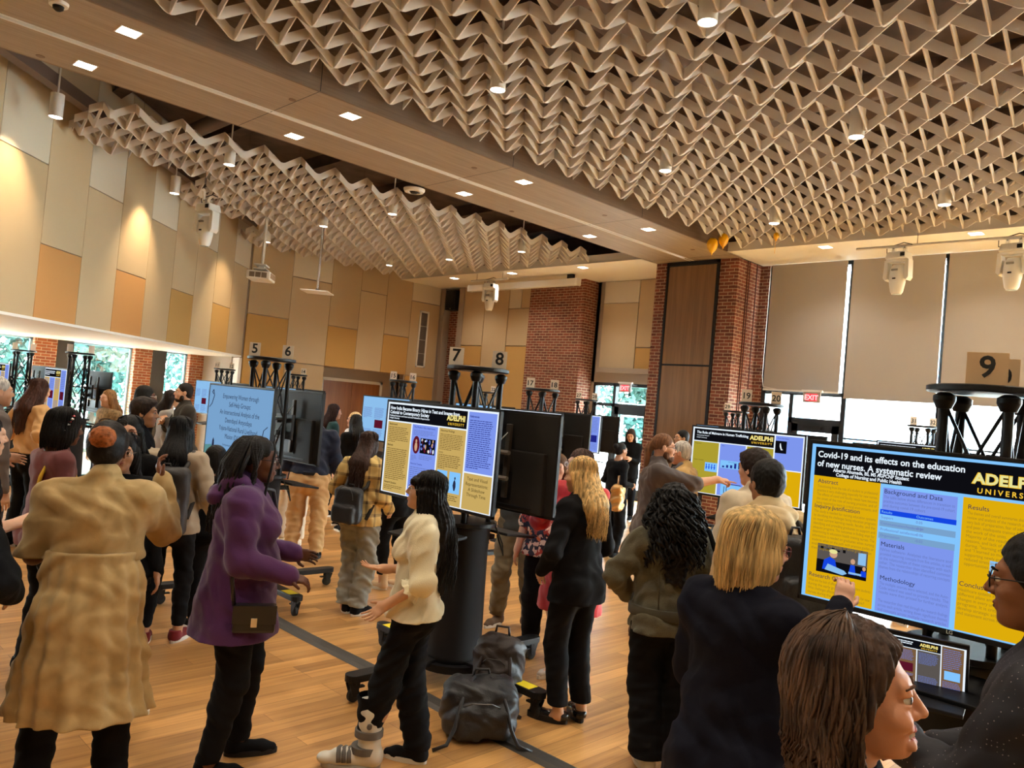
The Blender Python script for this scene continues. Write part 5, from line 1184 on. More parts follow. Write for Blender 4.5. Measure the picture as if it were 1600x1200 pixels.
# --- woman in the tan linen coat
TANC = cloth(176, 148, 100, .9, .1, (420, .2), (14, .12))
e, f = mk('woman in a long tan linen coat seen from behind, her right hand raised', -1.84, 3.62, 22, dict(h=1.73, w=1.25, fem=True, ra=(.25, .18, 1.48), rpole=(.12, .0, -1), la=(-.22, .28, 1.10), lpole=(-.35, -.5, -1), lf=(-.17, 0, 8), rf=(.15, .02, -8), turn=-8, nod=6, hip=.02, rh=((-.35, .25, .9), (.6, .1, .3)), rcurl=.8),
     SK_D2, ('bun', hairm(20, 15, 13, (40, 40, 40)), dict(vol=.014, curl=.0012)), None, (BLK, dict(e1=.004, e2=.03, topz=.62)), (BLK, dict(kind='flat')), fc=True)
smesh('hair_bun', [([f.he((0, -.118, .055), (.058, .045, .05)), ('f', lambda X, Y, Z: .004*np.sin(X*150)*np.sin(Y*160)*np.sin(Z*150))], f.head-.2, f.head+.2, .005)], hairm(150, 84, 40, (50, 50, 50)), e)
top(f, e, TANC, .0065, e=.022, hem=1.13, es=.034, ec=.020, name='coat_bodice', crease=.004, collar=.035, seed=1)
L = [cone(V3(0, -.02, 1.17), V3(0, -.045, .42), .163, .258, .02, (1.16, .90)), f.torso(.012)[4], f.torso(.012)[5], pleat(17, .012, 1.17, .45), wr(.007, 9, 7, 13, 1), wr(.0035, 34, 26, 38, 4), cut((0, 0, -1), -.44), cut((0, 0, 1), 1.165)]
smesh('coat_skirt', [(L, (-.46, -.4, .42), (.46, .4, 1.2), .0085)], TANC, e)
MB().lathe([(.031, -.008), (.033, 0), (.031, .008)], 16, c=f.wrr+unit(f.er-f.wrr)*.03, rot=Vector(unit(f.wrr-f.er)).to_track_quat('Z', 'Y').to_matrix()).build('watch', BLACKP, e)
T = lambda x, y, z: Vector(f.H(x, y, z))
m = MB()
for s in (-1, 1): m.tube([T(s*.035+.028*math.cos(a), .045+.01*math.sin(a), .133+.016*math.sin(a)) for a in np.linspace(0, 2*PI, 15)], .0025, 5)
m.tube([T(-.007, .05, .137), T(.007, .05, .137)], .0025, 5); m.build('spectacles_on_head', BLACKP, e, smooth='all')
# --- person in the purple hoodie
PUR = cloth(76, 36, 84, .9, .2, (260, .2))
e, f = mk('person with long locs in a purple hoodie, turned to the right', -1.33, 4.1, -74, dict(h=1.70, w=1.28, fem=True, ra=(.25, .25, 1.07), rpole=(.3, -1, -.7), la=(-.18, .28, 1.10), lpole=(-.3, -1, -.7), lf=(-.13, .10, 5), rf=(.13, -.03, -12), nod=4, bust=.9, belly=.03, rh=(None, (-.3, 0, -1)), rcurl=.7),
     SK_D, None, (PUR, dict(e=.030, hem=.73, flare=.06, es=.034, ec=.022, crease=.003, collar=.03, name='hoodie', seed=3)), (BLK, dict(e1=.012, e2=.014)), (BLK, dict(kind='sneaker', sole=BLACKP)), gl=dict(col=BLACKP), fc=True, fkw=dict(lips=(110, 62, 52)))
smesh('hood', [([cone(f.neck+V3(-.07, -.07, .03), f.neck+V3(.07, -.07, .03), .055, .055, .03), cone(f.neck+V3(-.09, -.02, .035), f.neck+V3(-.04, .075, -.02), .035, .022, .03), cone(f.neck+V3(.09, -.02, .035), f.neck+V3(.04, .075, -.02), .035, .022, .03), cone(f.neck+V3(-.05, -.14, -.04), f.neck+V3(.05, -.14, -.04), .05, .05, .05), wr(.004, 30, 20, 40, 2)], f.neck-.24, f.neck+.2, .007)], PUR, e)
LOC = hairm(22, 18, 17, (30, 30, 120))
m = MB(); rs = np.random.RandomState(4)
for i in range(120):
    a = rs.uniform(-2.1, 2.1); sx_, sy_ = math.sin(a), -math.cos(a); el_ = rs.uniform(0, 1)
    p0 = f.H(sx_*.04*el_, -.02+sy_*.05*el_-.02, .122-.02*el_); p1 = f.H(sx_*.085, -.04+sy_*.10, .075-.03*el_)
    ln = rs.uniform(.20, .38); n_ = 7; pts = [p0, p0*.4+p1*.6+V3(0, 0, .018), p1]
    b = f.H(sx_*.12, -.06+sy_*.125, -.03)
    if abs(a) > 1.5: b = f.H(sx_*.092, -.01, -.03)
    dx = rs.uniform(-.02, .02); dy = rs.uniform(-.03, .015)
    for j in range(n_): t = j/(n_-1); pts.append(b+V3(dx*t+.006*math.sin(j*1.9+i), dy*t-.02*t+.006*math.cos(j*2.3+i), -ln*t))
    r = rs.uniform(.0065, .0095); m.tube(pts, [r*.7]+[r]*(len(pts)-2)+[r*.6], 6)
for s in (1,): m.tube([f.H(s*.03, .06, .11), f.H(s*.06, .075, .06), f.H(s*.075, .07, -.03), f.H(s*.07, .06, -.16), f.H(s*.075, .06, -.3)], [.007]*4+[.004], 6)
prims = [f.he((0, -.022, .035), (.080, .098, .093)), cut(f.R @ V3(0, .82, -.57), (f.R @ V3(0, .82, -.57)) @ f.H(0, .055, .045)), ('f', lambda X, Y, Z: .003*np.sin(X*120)*np.sin(Y*110))]
smesh('hair', [(prims, f.head-.15, f.head+.15, .006)], LOC, e, extra=m)
be = empty('crossbody_bag', e.location, e.rotation_euler.z, 'small black leather crossbody bag at the hip of the purple hoodie', 'bag')
MB().box((.28, .10, .84), (.07, .20, .135)).build('bag_body', LEATHER, be, bevel=.015); MB().box((.318, .10, .865), (.008, .205, .09), rot=Matrix.Rotation(.06, 3, 'Y')).build('flap', LEATHER, be, bevel=.003); MB().box((.326, .10, .83), (.008, .03, .045)).build('clasp', CHROME, be, bevel=.003)
MB().tube([(.28, .0, .9), (.285, -.02, 1.02), (.26, -.02, 1.2), (.215, -.02, 1.36), (.12, -.02, 1.47), (-.06, .13, 1.42), (-.14, .18, 1.2)], .011, 6).build('strap', LEATHER, be, smooth='all')
MB().tube([(.28, .0, .9), (.282, -.01, .93), (.284, -.015, .97)], .007, 6).build('strap_ring', CHROME, be)
# --- young woman with the walking boot
BLO = cloth(226, 214, 178, .75, .2, (240, .25))
e, f = mk('young woman in a cream puff sleeve blouse gesturing, grey walking boot on one foot', -.43, 4.28, 88, dict(h=1.585, w=.96, fem=True, la=(-.21, .13, .99), lpole=(-.3, -1, -.2), ra=(.12, .22, 1.12), rpole=(.4, -1, -.4), lf=(-.08, .22, 6), rf=(.07, -.06, -10), nod=-8, bust=.8, lean=-.02,
     lh=((-.25, .75, -.6), (-.75, .1, .75), 'open'), rh=((-.2, 1, .1), (0, .1, 1), 'open')), SK_T, ('long', HB, dict(L=.50, fringe=True, vol=.006, strands=260, curl=.003, side=0)), (BLO, dict(e=.026, hem=.90, flare=.035, sl=.52, es=.03, ec=.03, puff=.052, crease=.005, collar=.025, name='blouse', seed=7)),
     (BLK, dict(e1=.014, e2=.042, crease=.005, cutl=.68, topz=.97)), None, gl=dict(col=CHROME, round_=True), fc=True, fkw=dict(lips=(150, 50, 50)))
for sd in (-1, 1):
    ru = MB(); el_, w_ = (f.el, f.wl) if sd < 0 else (f.er, f.wrr); u = Vector(unit(w_-el_)); q = u.to_track_quat('Z', 'Y').to_matrix(); c = Vector(el_)+u*.045; V = []; n = 40
    for r_, z in ((.043, -.01), (.048, .01), (.066, .04)):
        for k in range(n): a = 2*PI*k/n; rr = r_*(1+(.14 if z > .02 else .04)*math.sin(k*PI*.5*1.0+a*3)); V.append(c+q @ Vector((rr*math.cos(a), rr*math.sin(a), z+.006*math.sin(a*9))))
    ru.add(V, [(i*n+k, i*n+(k+1) % n, (i+1)*n+(k+1) % n, (i+1)*n+k) for i in range(2) for k in range(n)]); ru.build('cuff_ruffle', BLO, e, smooth='all')
shoe(f, e, 1, cloth(24, 24, 26), .006, kind='sneaker')
def walking_boot(f, par):
    k = f.k; c = f.lf; R = Rz(f.lfy); T = lambda x, y, z: c+R @ (V3(x, y, z)*k); G = mat('boot_grey', srgb(206, 200, 186), .45); S = mat('boot_strap', srgb(96, 90, 84), .8)
    L = [cone(T(0, -.07, .07), T(0, .13, .055), .055, .05, .02), cone(T(0, -.045, .10), T(0, -.035, .33), .058, .066, .03), ell(T(0, .20, .05), (.045, .05, .03), .02), cone(T(0, -.03, .12), T(0, -.02, .45), .045, .052, .005, None), cut((0, 0, 1), .36), cut((0, 0, -1), -.022)]
    L.insert(3, ell(T(0, .035, .37), (.034, .06, .10), .008, None, True))
    o = smesh('walking_boot', [(L, T(0, 0, 0)-V3(.16, .2, 0), T(0, 0, .4)+V3(.16, .28, .02), .005)], G, par)
    m = MB(); pts = []
    for i in range(24): a = 2*PI*i/24; q = T(.062*math.cos(a), .055+.175*math.sin(a), 0); pts.append((q[0], q[1]))
    m.prism(pts, 0, .028); m.build('rocker_sole', mat('boot_sole', srgb(160, 152, 140), .7), o, bevel=.006)
    for nm, z, r in (('upper_strap', .21, .066), ('ankle_strap', .115, .064)):
        m = MB(); q = T(0, -.035 if z > .2 else -.02, z); m.lathe([(r, -.02), (r+.006, -.018), (r+.006, .018), (r, .02)], 22, c=q, sy=1.05); m.build(nm, S, o, smooth=True)
    m = MB(); q = T(0, .09, .085)
    for dz in (-.03, .0, .03): m.tube([T(-.06, .09+dz, .05), T(-.045, .095+dz, .095), T(0, .10+dz, .108), T(.045, .095+dz, .095), T(.06, .09+dz, .05)], .013, 6)
    m.build('toe_strap', S, o, smooth='all')
    smesh('boot_liner', [([cone(T(0, -.03, .2), T(0, -.02, .40), .052, .064, .01), wr(.004, 30, 30, 40), cut((0, 0, 1), .40)], T(0, 0, .15)-V3(.13, .13, 0), T(0, 0, .42)+V3(.13, .13, 0), .006)], BLK, o)
    m = MB(); ax = R @ V3(1, 0, 0)
    for s in (-1, 1): q = Vector(T(0, -.04, .27)); a = Vector(ax)*s; m.tube([q+a*.06, q+a*.078], .014, 12)
    m.build('hinge_dial', S, o, smooth=True)
    m = MB(); rs = np.random.RandomState(3)
    for i in range(16): a = rs.uniform(2.4, 4.6); m.lathe([(0, -.003), (.003, 0), (0, .003)], 6, c=T(.062*math.cos(a), -.02+.064*math.sin(a+1.5), rs.uniform(.29, .38)))
    m.build('liner_studs', CHROME, o)
walking_boot(f, e)
# --- blonde woman in the black trouser suit
SUIT = cloth(19, 19, 22, .8, .05, (350, .1))
e, f = mk('woman with long blonde hair in a black trouser suit and black loafers', .52, 5.08, 42, dict(h=1.685, w=.96, fem=True, la=(-.20, .14, .98), lpole=(-.7, -.7, -.2), ra=(.22, .2, 1.0), lf=(-.07, .04, 28), rf=(.11, .0, -30), nod=6, turn=20, rcurl=.9),
     SK_L, ('long', hairm(206, 170, 112, (60, 60, 5), .7), dict(L=.29, vol=.004, strands=380, curl=.002, sr=.75)), (SUIT, dict(e=.022, hem=.80, flare=.03, es=.024, ec=.016, crease=.003, collar=.02, name='blazer', seed=2)), (SUIT, dict(e1=.014, e2=.030, ankle=.12, crease=.002)), (mat('patent_leather', (.012, .012, .012), .12), dict(kind='loafer', sole=BLACKP)))
c = empty('clutch_bag', (*P(.80, 5.22)[:2], .92), .3, 'tan clutch bag held low by the woman in the black suit', 'bag'); MB().box((0, 0, 0), (.24, .05, .14)).build('bag_body', mat('tan_leather', srgb(190, 140, 84), .5), c, bevel=.015); MB().box((0, -.027, .03), (.2, .01, .07)).build('flap', mat('tan_leather_flap', srgb(206, 160, 104), .45), c, bevel=.003)
# --- woman with the blonde bob in navy
NAVY = cloth(17, 18, 30, .85, .1, (300, .1))
e, f = mk('woman with a short blonde bob and navy jacket, reaching towards the nearest screen', .83, 2.63, -52, dict(h=1.695, w=1.10, fem=True, ra=(.12, .42, 1.42), rpole=(.4, -.3, -1), la=(-.2, .25, 1.0), lean=.0, turn=-30, nod=4, rh=((-.1, .5, 1), (-.6, .6, .2)), rcurl=1.0),
     SK_P, ('bob', hairm(206, 174, 118, (50, 50, 7), .5), dict(vol=.014, strands=520, curl=.002, sr=.7)), (NAVY, dict(e=.026, hem=.74, flare=.05, es=.026, ec=.016, crease=.003, collar=.03, name='jacket', seed=8)), (BLK, dict(e1=.02, e2=.03)), (BLK, dict(kind='flat')), gl=dict(col=mat('red_frames', srgb(120, 50, 46), .3)), fc=True)
# --- laughing woman at the bottom right
e, f = mk('laughing woman with wavy brown hair at the bottom right, facing right', .66, 1.45, -114, dict(h=1.63, w=1.05, fem=True, nod=-5, turn=0, la=(-.2, .2, 1.0), ra=(.2, .2, 1.0)),
     skin(214, 152, 118), ('bob', hairm(72, 52, 40, (34, 34, 9), .7), dict(vol=.018, curl=.0095, strands=1100, sr=.55, front=.04)), (cloth(14, 14, 15, .9), dict(e=.02, hem=.8, crease=.002, name='sweater', sl=1)), (BLK,), (BLK, dict(kind='flat')), fc=True, smile=True, fkw=dict(lips=(170, 84, 76), brow=(90, 60, 40)))
rs = np.random.RandomState(11); m = MB()
for i in range(520):
    a = rs.uniform(-1.75, 1.75); ph = rs.uniform(0, 6); sx_, sy_ = math.sin(a), -math.cos(a); r_ = rs.uniform(.0, .012); ze = rs.uniform(-.19, -.10); am = rs.uniform(.005, .010); t0 = rs.uniform(0, .45); pts = []
    for j in range(17):
        t = t0+(1-t0)*j/16
        if t < .35: q = t/.35; al = q*PI/2; x = (.096+r_)*math.sin(al); y = (.112+r_)*math.sin(al); z = .036+(.108+r_)*math.cos(al)
        else: q = (t-.35)/.65; x = .096+r_+.012*math.sin(q*PI*.8); y = .112+r_-.012*q; z = .036+(ze-.036)*q
        wv = am*min(1, t*2); pts.append(f.H(sx_*x+wv*math.sin(ph+t*15), -.022+sy_*y+wv*math.cos(ph+t*13), z))
    rr = rs.uniform(.0022, .0040); m.tube(pts, [rr*.4]+[rr]*14+[rr*.7, rr*.2], 4, caps=False)
m.build('hair_waves', hairm(84, 62, 46, (34, 34, 9), .7), e, smooth='all')
# --- man at the right edge
e, f = mk('man with black hair and glasses at the right edge, wearing a dark dotted shirt', 1.365, 1.91, 44, dict(h=1.78, w=1.12, nod=4, la=(-.12, .34, 1.22), lpole=(-.5, -.8, -.8), ra=(.2, .3, 1.1), turn=6, belly=.02, lh=((.3, 1, .1), (.2, -.2, -1)), lcurl=.5),
     skin(150, 98, 66), ('short', hairm(24, 20, 18, (60, 60, 30)), dict(vol=.006, curl=.003)), None, (BLK,), (BLK,), gl=dict(col=BLACKP), fc=True, fkw=dict(brow=(20, 15, 12)))
def dotm():
    m = mat('dotted_cloth', (.014, .013, .018), .75); nt = m.node_tree; b = nt.nodes['Principled BSDF']; tc = nt.nodes.new('ShaderNodeTexCoord'); vo = nt.nodes.new('ShaderNodeTexVoronoi'); vo.inputs['Scale'].default_value = 90; vo.inputs['Randomness'].default_value = .25
    nt.links.new(tc.outputs['Object'], vo.inputs['Vector']); r = nt.nodes.new('ShaderNodeValToRGB'); r.color_ramp.interpolation = 'CONSTANT'; r.color_ramp.elements[0].color = (.25, .2, .2, 1); r.color_ramp.elements[1].color = (.014, .013, .018, 1); r.color_ramp.elements[1].position = .13
    nt.links.new(vo.outputs['Distance'], r.inputs[0]); nt.links.new(r.outputs[0], b.inputs['Base Color']); return m
top(f, e, dotm(), .0055, e=.022, hem=.8, es=.022, ec=.012, crease=.004, collar=.045, name='dotted_shirt')
# --- woman in the olive denim jacket
def curls(f, par, m, n=240, L=.38, seed=2, r=.0075):
    rs = np.random.RandomState(seed); mb = MB()
    for i in range(n):
        a = rs.uniform(-2.3, 2.3); sx_, sy_ = math.sin(a), -math.cos(a); b = V3(*f.H(sx_*(.095+.03*rs.rand()), -.04+sy_*(.10+.03*rs.rand()), rs.uniform(-.02, .09)))
        if sy_ > .3: b = V3(*f.H(sx_*.09, .02, rs.uniform(-.03, .05)))
        ln = (L*rs.uniform(.45, 1.0)); pts = [V3(*f.H(sx_*.04, -.03+sy_*.04, .118)), (V3(*f.H(sx_*.08, -.03+sy_*.09, .09))+b)/2]; nn = 15
        ph = rs.uniform(0, 6); pr = rs.uniform(.012, .02); out = V3(*(f.R @ V3(sx_*.06, sy_*.07-.02, 0)))
        for j in range(nn):
            t = j/(nn-1); c = b+out*min(t*1.4, 1)+V3(0, -.03*t, -ln*t); pts.append(c+pr*V3(math.cos(ph+j*1.35), math.sin(ph+j*1.35), 0))
        mb.tube(pts, [r*.6]+[r]*(len(pts)-3)+[r*.7, r*.2], 5, caps=False)
    hairmass(f, par, m, 'curly', .008, L=L, curl=.010, vol=.022, extra=None, side=0).name; return mb
DEN = cloth(92, 88, 70, .9, .15, (200, .5), (14, .22))
CURL = hairm(20, 17, 16, (50, 50, 50))
e, f = mk('woman with long black curly hair in an olive denim jacket, seen from behind', .985, 4.5, 2, dict(h=1.60, w=1.08, fem=True, la=(-.22, .20, 1.02), lpole=(-1, -.4, -.2), ra=(.2, .2, 1.1), lf=(-.06, .02, 10), rf=(.12, .0, -10), nod=8),
     SK_T, None, (DEN, dict(e=.034, hem=.86, es=.036, ec=.024, crease=.006, collar=.03, name='denim_jacket', seed=4)), (BLK, dict(e1=.03, e2=.06)), (mat('white_leather', srgb(222, 212, 192), .5), dict(kind='sneaker')))
mb = curls(f, e, CURL); mb.build('hair_curls', CURL, e, smooth='all')
k = f.k; DK = cloth(70, 66, 52)
m = MB(); m.lathe([(.212, .875), (.216, .88), (.216, .925), (.212, .93)], 40, c=(0, -.005, 0), sx=1.03, sy=.80); m.build('hem_band', DK, e, smooth=True)
for s_ in (-1, 1): MB().tube([(s_*.085, -.155*k, .93), (s_*.09, -.165*k, 1.05), (s_*.10, -.165*k, 1.2), (s_*.13, -.14*k, 1.32)], .0035, 5).build('back_seam', DK, e, smooth='all')
c = empty('shoulder_bag', e.location, e.rotation_euler.z, 'black fabric shoulder bag hanging at the right hip of the denim jacket', 'bag')
MB().box((.30, .03, .60), (.10, .26, .20), taper=.85).build('bag_body', mat('bag_nylon', (.02, .02, .022), .6), c, bevel=.03)
MB().tube([(.27, -.05, .7), (.27, -.09, .95), (.24, -.13, 1.2), (.17, -.12, 1.38), (.12, .0, 1.44), (.1, .12, 1.3)], .014, 6).build('strap', BLK, c, smooth='all'); MB().box((.285, -.07, .80), (.012, .05, .012)).build('buckle', CHROME, c)
# --- bearded man pointing
BRN = cloth(84, 74, 70, .9, .15)
e, f = mk('bearded man with long tied brown hair and glasses, pointing at the malware poster', 1.40, 7.28, -94, dict(h=1.845, w=1.18, ra=(.10, .50, 1.40), rpole=(.5, -.2, -1), la=(-.2, .25, 1.0), lf=(-.12, .08, 5), rf=(.12, -.05, -5), belly=.04, rh=((-.05, 1, .0), (-.2, .1, -1), 'point'), nod=2),
     SK_L, ('pony', hairm(120, 82, 52, (60, 60, 6)), dict(L=.30, strands=0)), (BRN, dict(e=.026, hem=.80, flare=.02, sl=.62, es=.028, ec=.022, crease=.005, collar=.03, name='shirt_jacket', seed=9)), (cloth(34, 36, 44), dict(e1=.02, e2=.03)), (cloth(110, 84, 60), dict(kind='sneaker', sole=mat('gum_sole', srgb(110, 80, 60), .7))), gl=dict(col=BLACKP), fc=True)
smesh('beard', [([f.he((0, .048, -.088), (.045, .05, .045)), f.he((0, .085, -.05), (.03, .018, .010), .01), f.he((0, .085, -.06), (.02, .02, .006), .004, True), f.he((-.05, .02, -.06), (.018, .03, .04), .02), f.he((.05, .02, -.06), (.018, .03, .04), .02), ('f', lambda X, Y, Z: .003*np.sin(X*170)*np.sin(Y*160+Z*60))], f.head-.2, f.head+.2, .008)], hairm(96, 60, 36), e)
# --- red dress
RED = cloth(196, 34, 34, .7, .2)
e, f = mk('woman in a long red dress with white framed glasses, holding a clear cup', .56, 5.9, 150, dict(h=1.70, w=1.02, fem=True, ra=(.17, .24, 1.32), rpole=(.5, -.6, -.8), la=(-.02, .2, 1.08), lf=(-.09, .02, 8), rf=(.1, 0, -8), turn=-28, bust=.8, rcurl=.9, rh=((0, .3, 1), (-1, .3, 0))),
     SK_L, ('long', hairm(70, 46, 34), dict(L=.25, strands=60)), (RED, dict(e=.016, hem=.52, flare=.07, es=.03, ec=.03, sl=.75, crease=.004, name='dress', vneck=True)), None, (mat('silver_flat', srgb(190, 180, 170), .35), dict(kind='flat')), gl=dict(col=WHITEP), fc=True)
c = empty('clear_cup', Vector(e.location)+Matrix.Rotation(e.rotation_euler.z, 3, 'Z') @ Vector(f.wrr+V3(-.03, .035, .07)), 0, 'clear plastic cup held up by the woman in red', 'cup')
MB().lathe([(.026, -.05), (.032, .05), (.03, .05), (.024, -.045)], 16).build('cup_wall', LENS, c, smooth=True)
# --- floral top
def floral():
    m = mat('floral_print', (.02, .02, .04), .7); nt = m.node_tree; b = nt.nodes['Principled BSDF']; tc = nt.nodes.new('ShaderNodeTexCoord'); vo = nt.nodes.new('ShaderNodeTexVoronoi'); vo.inputs['Scale'].default_value = 26
    n = nt.nodes.new('ShaderNodeTexNoise'); n.inputs['Scale'].default_value = 30; nt.links.new(tc.outputs['Object'], n.inputs['Vector']); mx = nt.nodes.new('ShaderNodeMix'); mx.data_type = 'VECTOR'; mx.inputs[0].default_value = .06
    nt.links.new(tc.outputs['Object'], mx.inputs[4]); nt.links.new(n.outputs['Color'], mx.inputs[5]); nt.links.new(mx.outputs[1], vo.inputs['Vector']); sp = nt.nodes.new('ShaderNodeSeparateColor'); nt.links.new(vo.outputs['Color'], sp.inputs[0])
    r = nt.nodes.new('ShaderNodeValToRGB'); r.color_ramp.interpolation = 'CONSTANT'; cr = r.color_ramp; cr.elements[0].color = (.015, .018, .04, 1); cr.elements[1].position = .38; cr.elements[1].color = (.45, .06, .04, 1)
    for p, c_ in ((.55, (.75, .55, .45, 1)), (.7, (.03, .05, .12, 1)), (.82, (.6, .18, .08, 1)), (.92, (.8, .7, .6, 1))): q = cr.elements.new(p); q.color = c_
    nt.links.new(sp.outputs[0], r.inputs[0]); nt.links.new(r.outputs[0], b.inputs['Base Color']); return m
e, f = mk('woman in a red and navy floral top and black trousers behind the turned away screen', .43, 6.42, 168, dict(h=1.62, w=1.22, fem=True, la=(-.27, .14, 1.25), ra=(.3, .1, .85), lf=(-.12, 0, 10), rf=(.12, .04, -10), belly=.03, bust=.9),
     SK_L, ('bob', HBR), (floral(), dict(e=.024, hem=.86, flare=.03, sl=.5, es=.026, ec=.026, crease=.004, name='floral_top')), (BLK, dict(e1=.02, e2=.03)), (BLK, dict(kind='sneaker', sole=BLACKP)))
e, f = mk('person in olive trousers and brown sneakers standing behind the middle cart', .17, 7.15, 172, dict(h=1.70, w=1.0, la=(-.26, .06, .86), ra=(.28, .08, .92), lf=(-.15, .0, 30), rf=(.14, .04, -25)), SK_L, ('short', HBR), (cloth(60, 62, 60), dict(e=.02, hem=.9)), (cloth(104, 92, 70), dict(e1=.024, e2=.032, crease=.006)), (cloth(104, 84, 66), dict(kind='sneaker')))
# --- plaid jacket
def plaid():
    m = mat('plaid_wool', srgb(222, 190, 120), .9); nt = m.node_tree; b = nt.nodes['Principled BSDF']; L_ = nt.links.new; tc = nt.nodes.new('ShaderNodeTexCoord'); sp = nt.nodes.new('ShaderNodeSeparateXYZ'); L_(tc.outputs['Object'], sp.inputs[0]); outs = []
    ad = nt.nodes.new('ShaderNodeMath'); ad.operation = 'ADD'; L_(sp.outputs[0], ad.inputs[0]); L_(sp.outputs[1], ad.inputs[1])
    for src, s in ((ad.outputs[0], 9), (sp.outputs[2], 9)):
        a = nt.nodes.new('ShaderNodeMath'); a.operation = 'MULTIPLY'; a.inputs[1].default_value = s; L_(src, a.inputs[0]); f_ = nt.nodes.new('ShaderNodeMath'); f_.operation = 'FRACT'; L_(a.outputs[0], f_.inputs[0]); g = nt.nodes.new('ShaderNodeMath'); g.operation = 'LESS_THAN'; g.inputs[1].default_value = .24; L_(f_.outputs[0], g.inputs[0]); outs.append(g)
    s_ = nt.nodes.new('ShaderNodeMath'); s_.operation = 'ADD'; L_(outs[0].outputs[0], s_.inputs[0]); L_(outs[1].outputs[0], s_.inputs[1]); r = nt.nodes.new('ShaderNodeValToRGB'); r.color_ramp.elements[0].color = (*srgb(224, 194, 124), 1); r.color_ramp.elements[1].color = (*srgb(110, 84, 60), 1)
    h = nt.nodes.new('ShaderNodeMath'); h.operation = 'MULTIPLY'; h.inputs[1].default_value = .5; L_(s_.outputs[0], h.inputs[0]); L_(h.outputs[0], r.inputs[0]); L_(r.outputs[0], b.inputs['Base Color']); return m
e, f = mk('young woman in a yellow plaid jacket and pale jeans with long brown hair', -1.27, 7.12, -22, dict(h=1.63, w=1.0, fem=True, la=(-.2, .2, 1.05), lpole=(-1, -.5, -.2), ra=(.2, .2, 1.0), lf=(-.07, .0, 40), rf=(.09, -.02, -10), nod=6),
     SK_L, ('long', hairm(58, 38, 30), dict(L=.46, strands=90, curl=.002)), (plaid(), dict(e=.03, hem=.86, es=.034, ec=.026, crease=.005, collar=.03, name='plaid_jacket')), (cloth(150, 150, 142, .9, .1, (200, .4), (8, .25)), dict(e1=.03, e2=.045, crease=.007)), (BLK, dict(kind='sneaker')))
def backpack(par_e, f, label, m, w_=.30, h_=.42, d_=.14, z=1.13, y=-.24, top_=True):
    c = empty('backpack', par_e.location, par_e.rotation_euler.z, label, 'backpack', None); k = f.k
    smesh('pack_body', [([bx((0, y*k, z*k), (w_/2, d_/2, h_/2), .05), bx((0, (y-.07)*k, (z-.08)*k), (w_/2*.82, d_/2*.7, h_/2*.5), .03, .015), wr(.002, 30, 30, 30)], V3(-w_*.6, (y-.2)*k, (z-h_*.6)*k), V3(w_*.6, (y+.12)*k, (z+h_*.6)*k), .007)], m, c)
    for s in (-1, 1): MB().tube([(s*.10*k, (y+.05)*k, (z+h_*.42)*k), (s*.115*k, (y+.12)*k, (z+h_*.46)*k+.03), (s*.12*k, -.0, 1.485*k), (s*.13*k, .10*k, 1.38*k), (s*.16*k, .08*k, 1.2*k), (s*.17*k, (y+.06)*k, (z-.12)*k)], .017, 6).build('shoulder_strap', m, c, smooth='all')
    MB().tube([(-.03, (y+.03)*k, (z+h_*.5)*k-.01), (-.02, (y+.03)*k, (z+h_*.5)*k+.03), (.02, (y+.03)*k, (z+h_*.5)*k+.03), (.03, (y+.03)*k, (z+h_*.5)*k-.01)], .008, 6).build('grab_handle', m, c, smooth='all')
    MB().tube([(w_*.32*math.cos(a), (y-.075)*k, (z+.06)*k+h_*.36*math.sin(a)) for a in np.linspace(0, PI, 14)], .003, 4).build('zip', mat('zip_grey', srgb(70, 70, 70), .4), c)
    return c
NYL = mat('black_nylon', (.016, .016, .018), .5, bump=(120, .2)); NYG = mat('charcoal_nylon', srgb(58, 54, 52), .6, bump=(120, .2))
backpack(e, f, 'small black backpack on the plaid jacket', NYL, .27, .32, .12, 1.06, -.23)
# --- others around the middle
KH = cloth(200, 160, 108, .9, .1, (200, .3))
e, f = mk('man in a navy shirt and khaki trousers, head hidden behind the turned away screen', -2.27, 9.2, 8, dict(h=1.78, w=1.2, la=(-.3, .05, .86), ra=(.33, .02, .88), lf=(-.14, .02, 8), rf=(.14, .0, -12), hip=.01), SK_L, ('short', HBR), (cloth(30, 34, 50), dict(e=.022, hem=.97, es=.026, ec=.014, collar=.03, crease=.005)), (KH, dict(e1=.028, e2=.036, crease=.007, topz=1.03)), (BLK, dict(kind='sneaker', sole=BLACKP)))
m = MB(); m.lathe([(.165*1.3, .98), (.17*1.3, 1.0), (.165*1.3, 1.02)], 24, sy=.78); m.build('belt', LEATHER, e, smooth=True)
mk('person in pale trousers standing just behind the khaki trousers', -2.62, 9.9, 20, dict(h=1.68, w=1.0, lf=(-.1, .05, 20), rf=(.1, -.02, -10)), SK_L, ('short', HD), (cloth(60, 60, 66), dict(e=.02)), (cloth(214, 200, 178), dict(e1=.02, e2=.03)), (SOLE, dict(kind='sneaker')))
mk('woman with brown hair in black, beige ankle boots, behind the How India poster', -1.08, 8.1, 60, dict(h=1.66, w=1.0, fem=True, lf=(-.08, .08, 10), rf=(.1, -.04, -10), la=(-.15, .25, 1.0)), SK_L, ('long', hairm(66, 40, 28), dict(L=.35, strands=50)), (BLK, dict(e=.024, hem=.8)), (BLK, dict(e1=.012, e2=.012, ankle=.16)), (mat('beige_suede', srgb(214, 184, 146), .9), dict(kind='boot')))
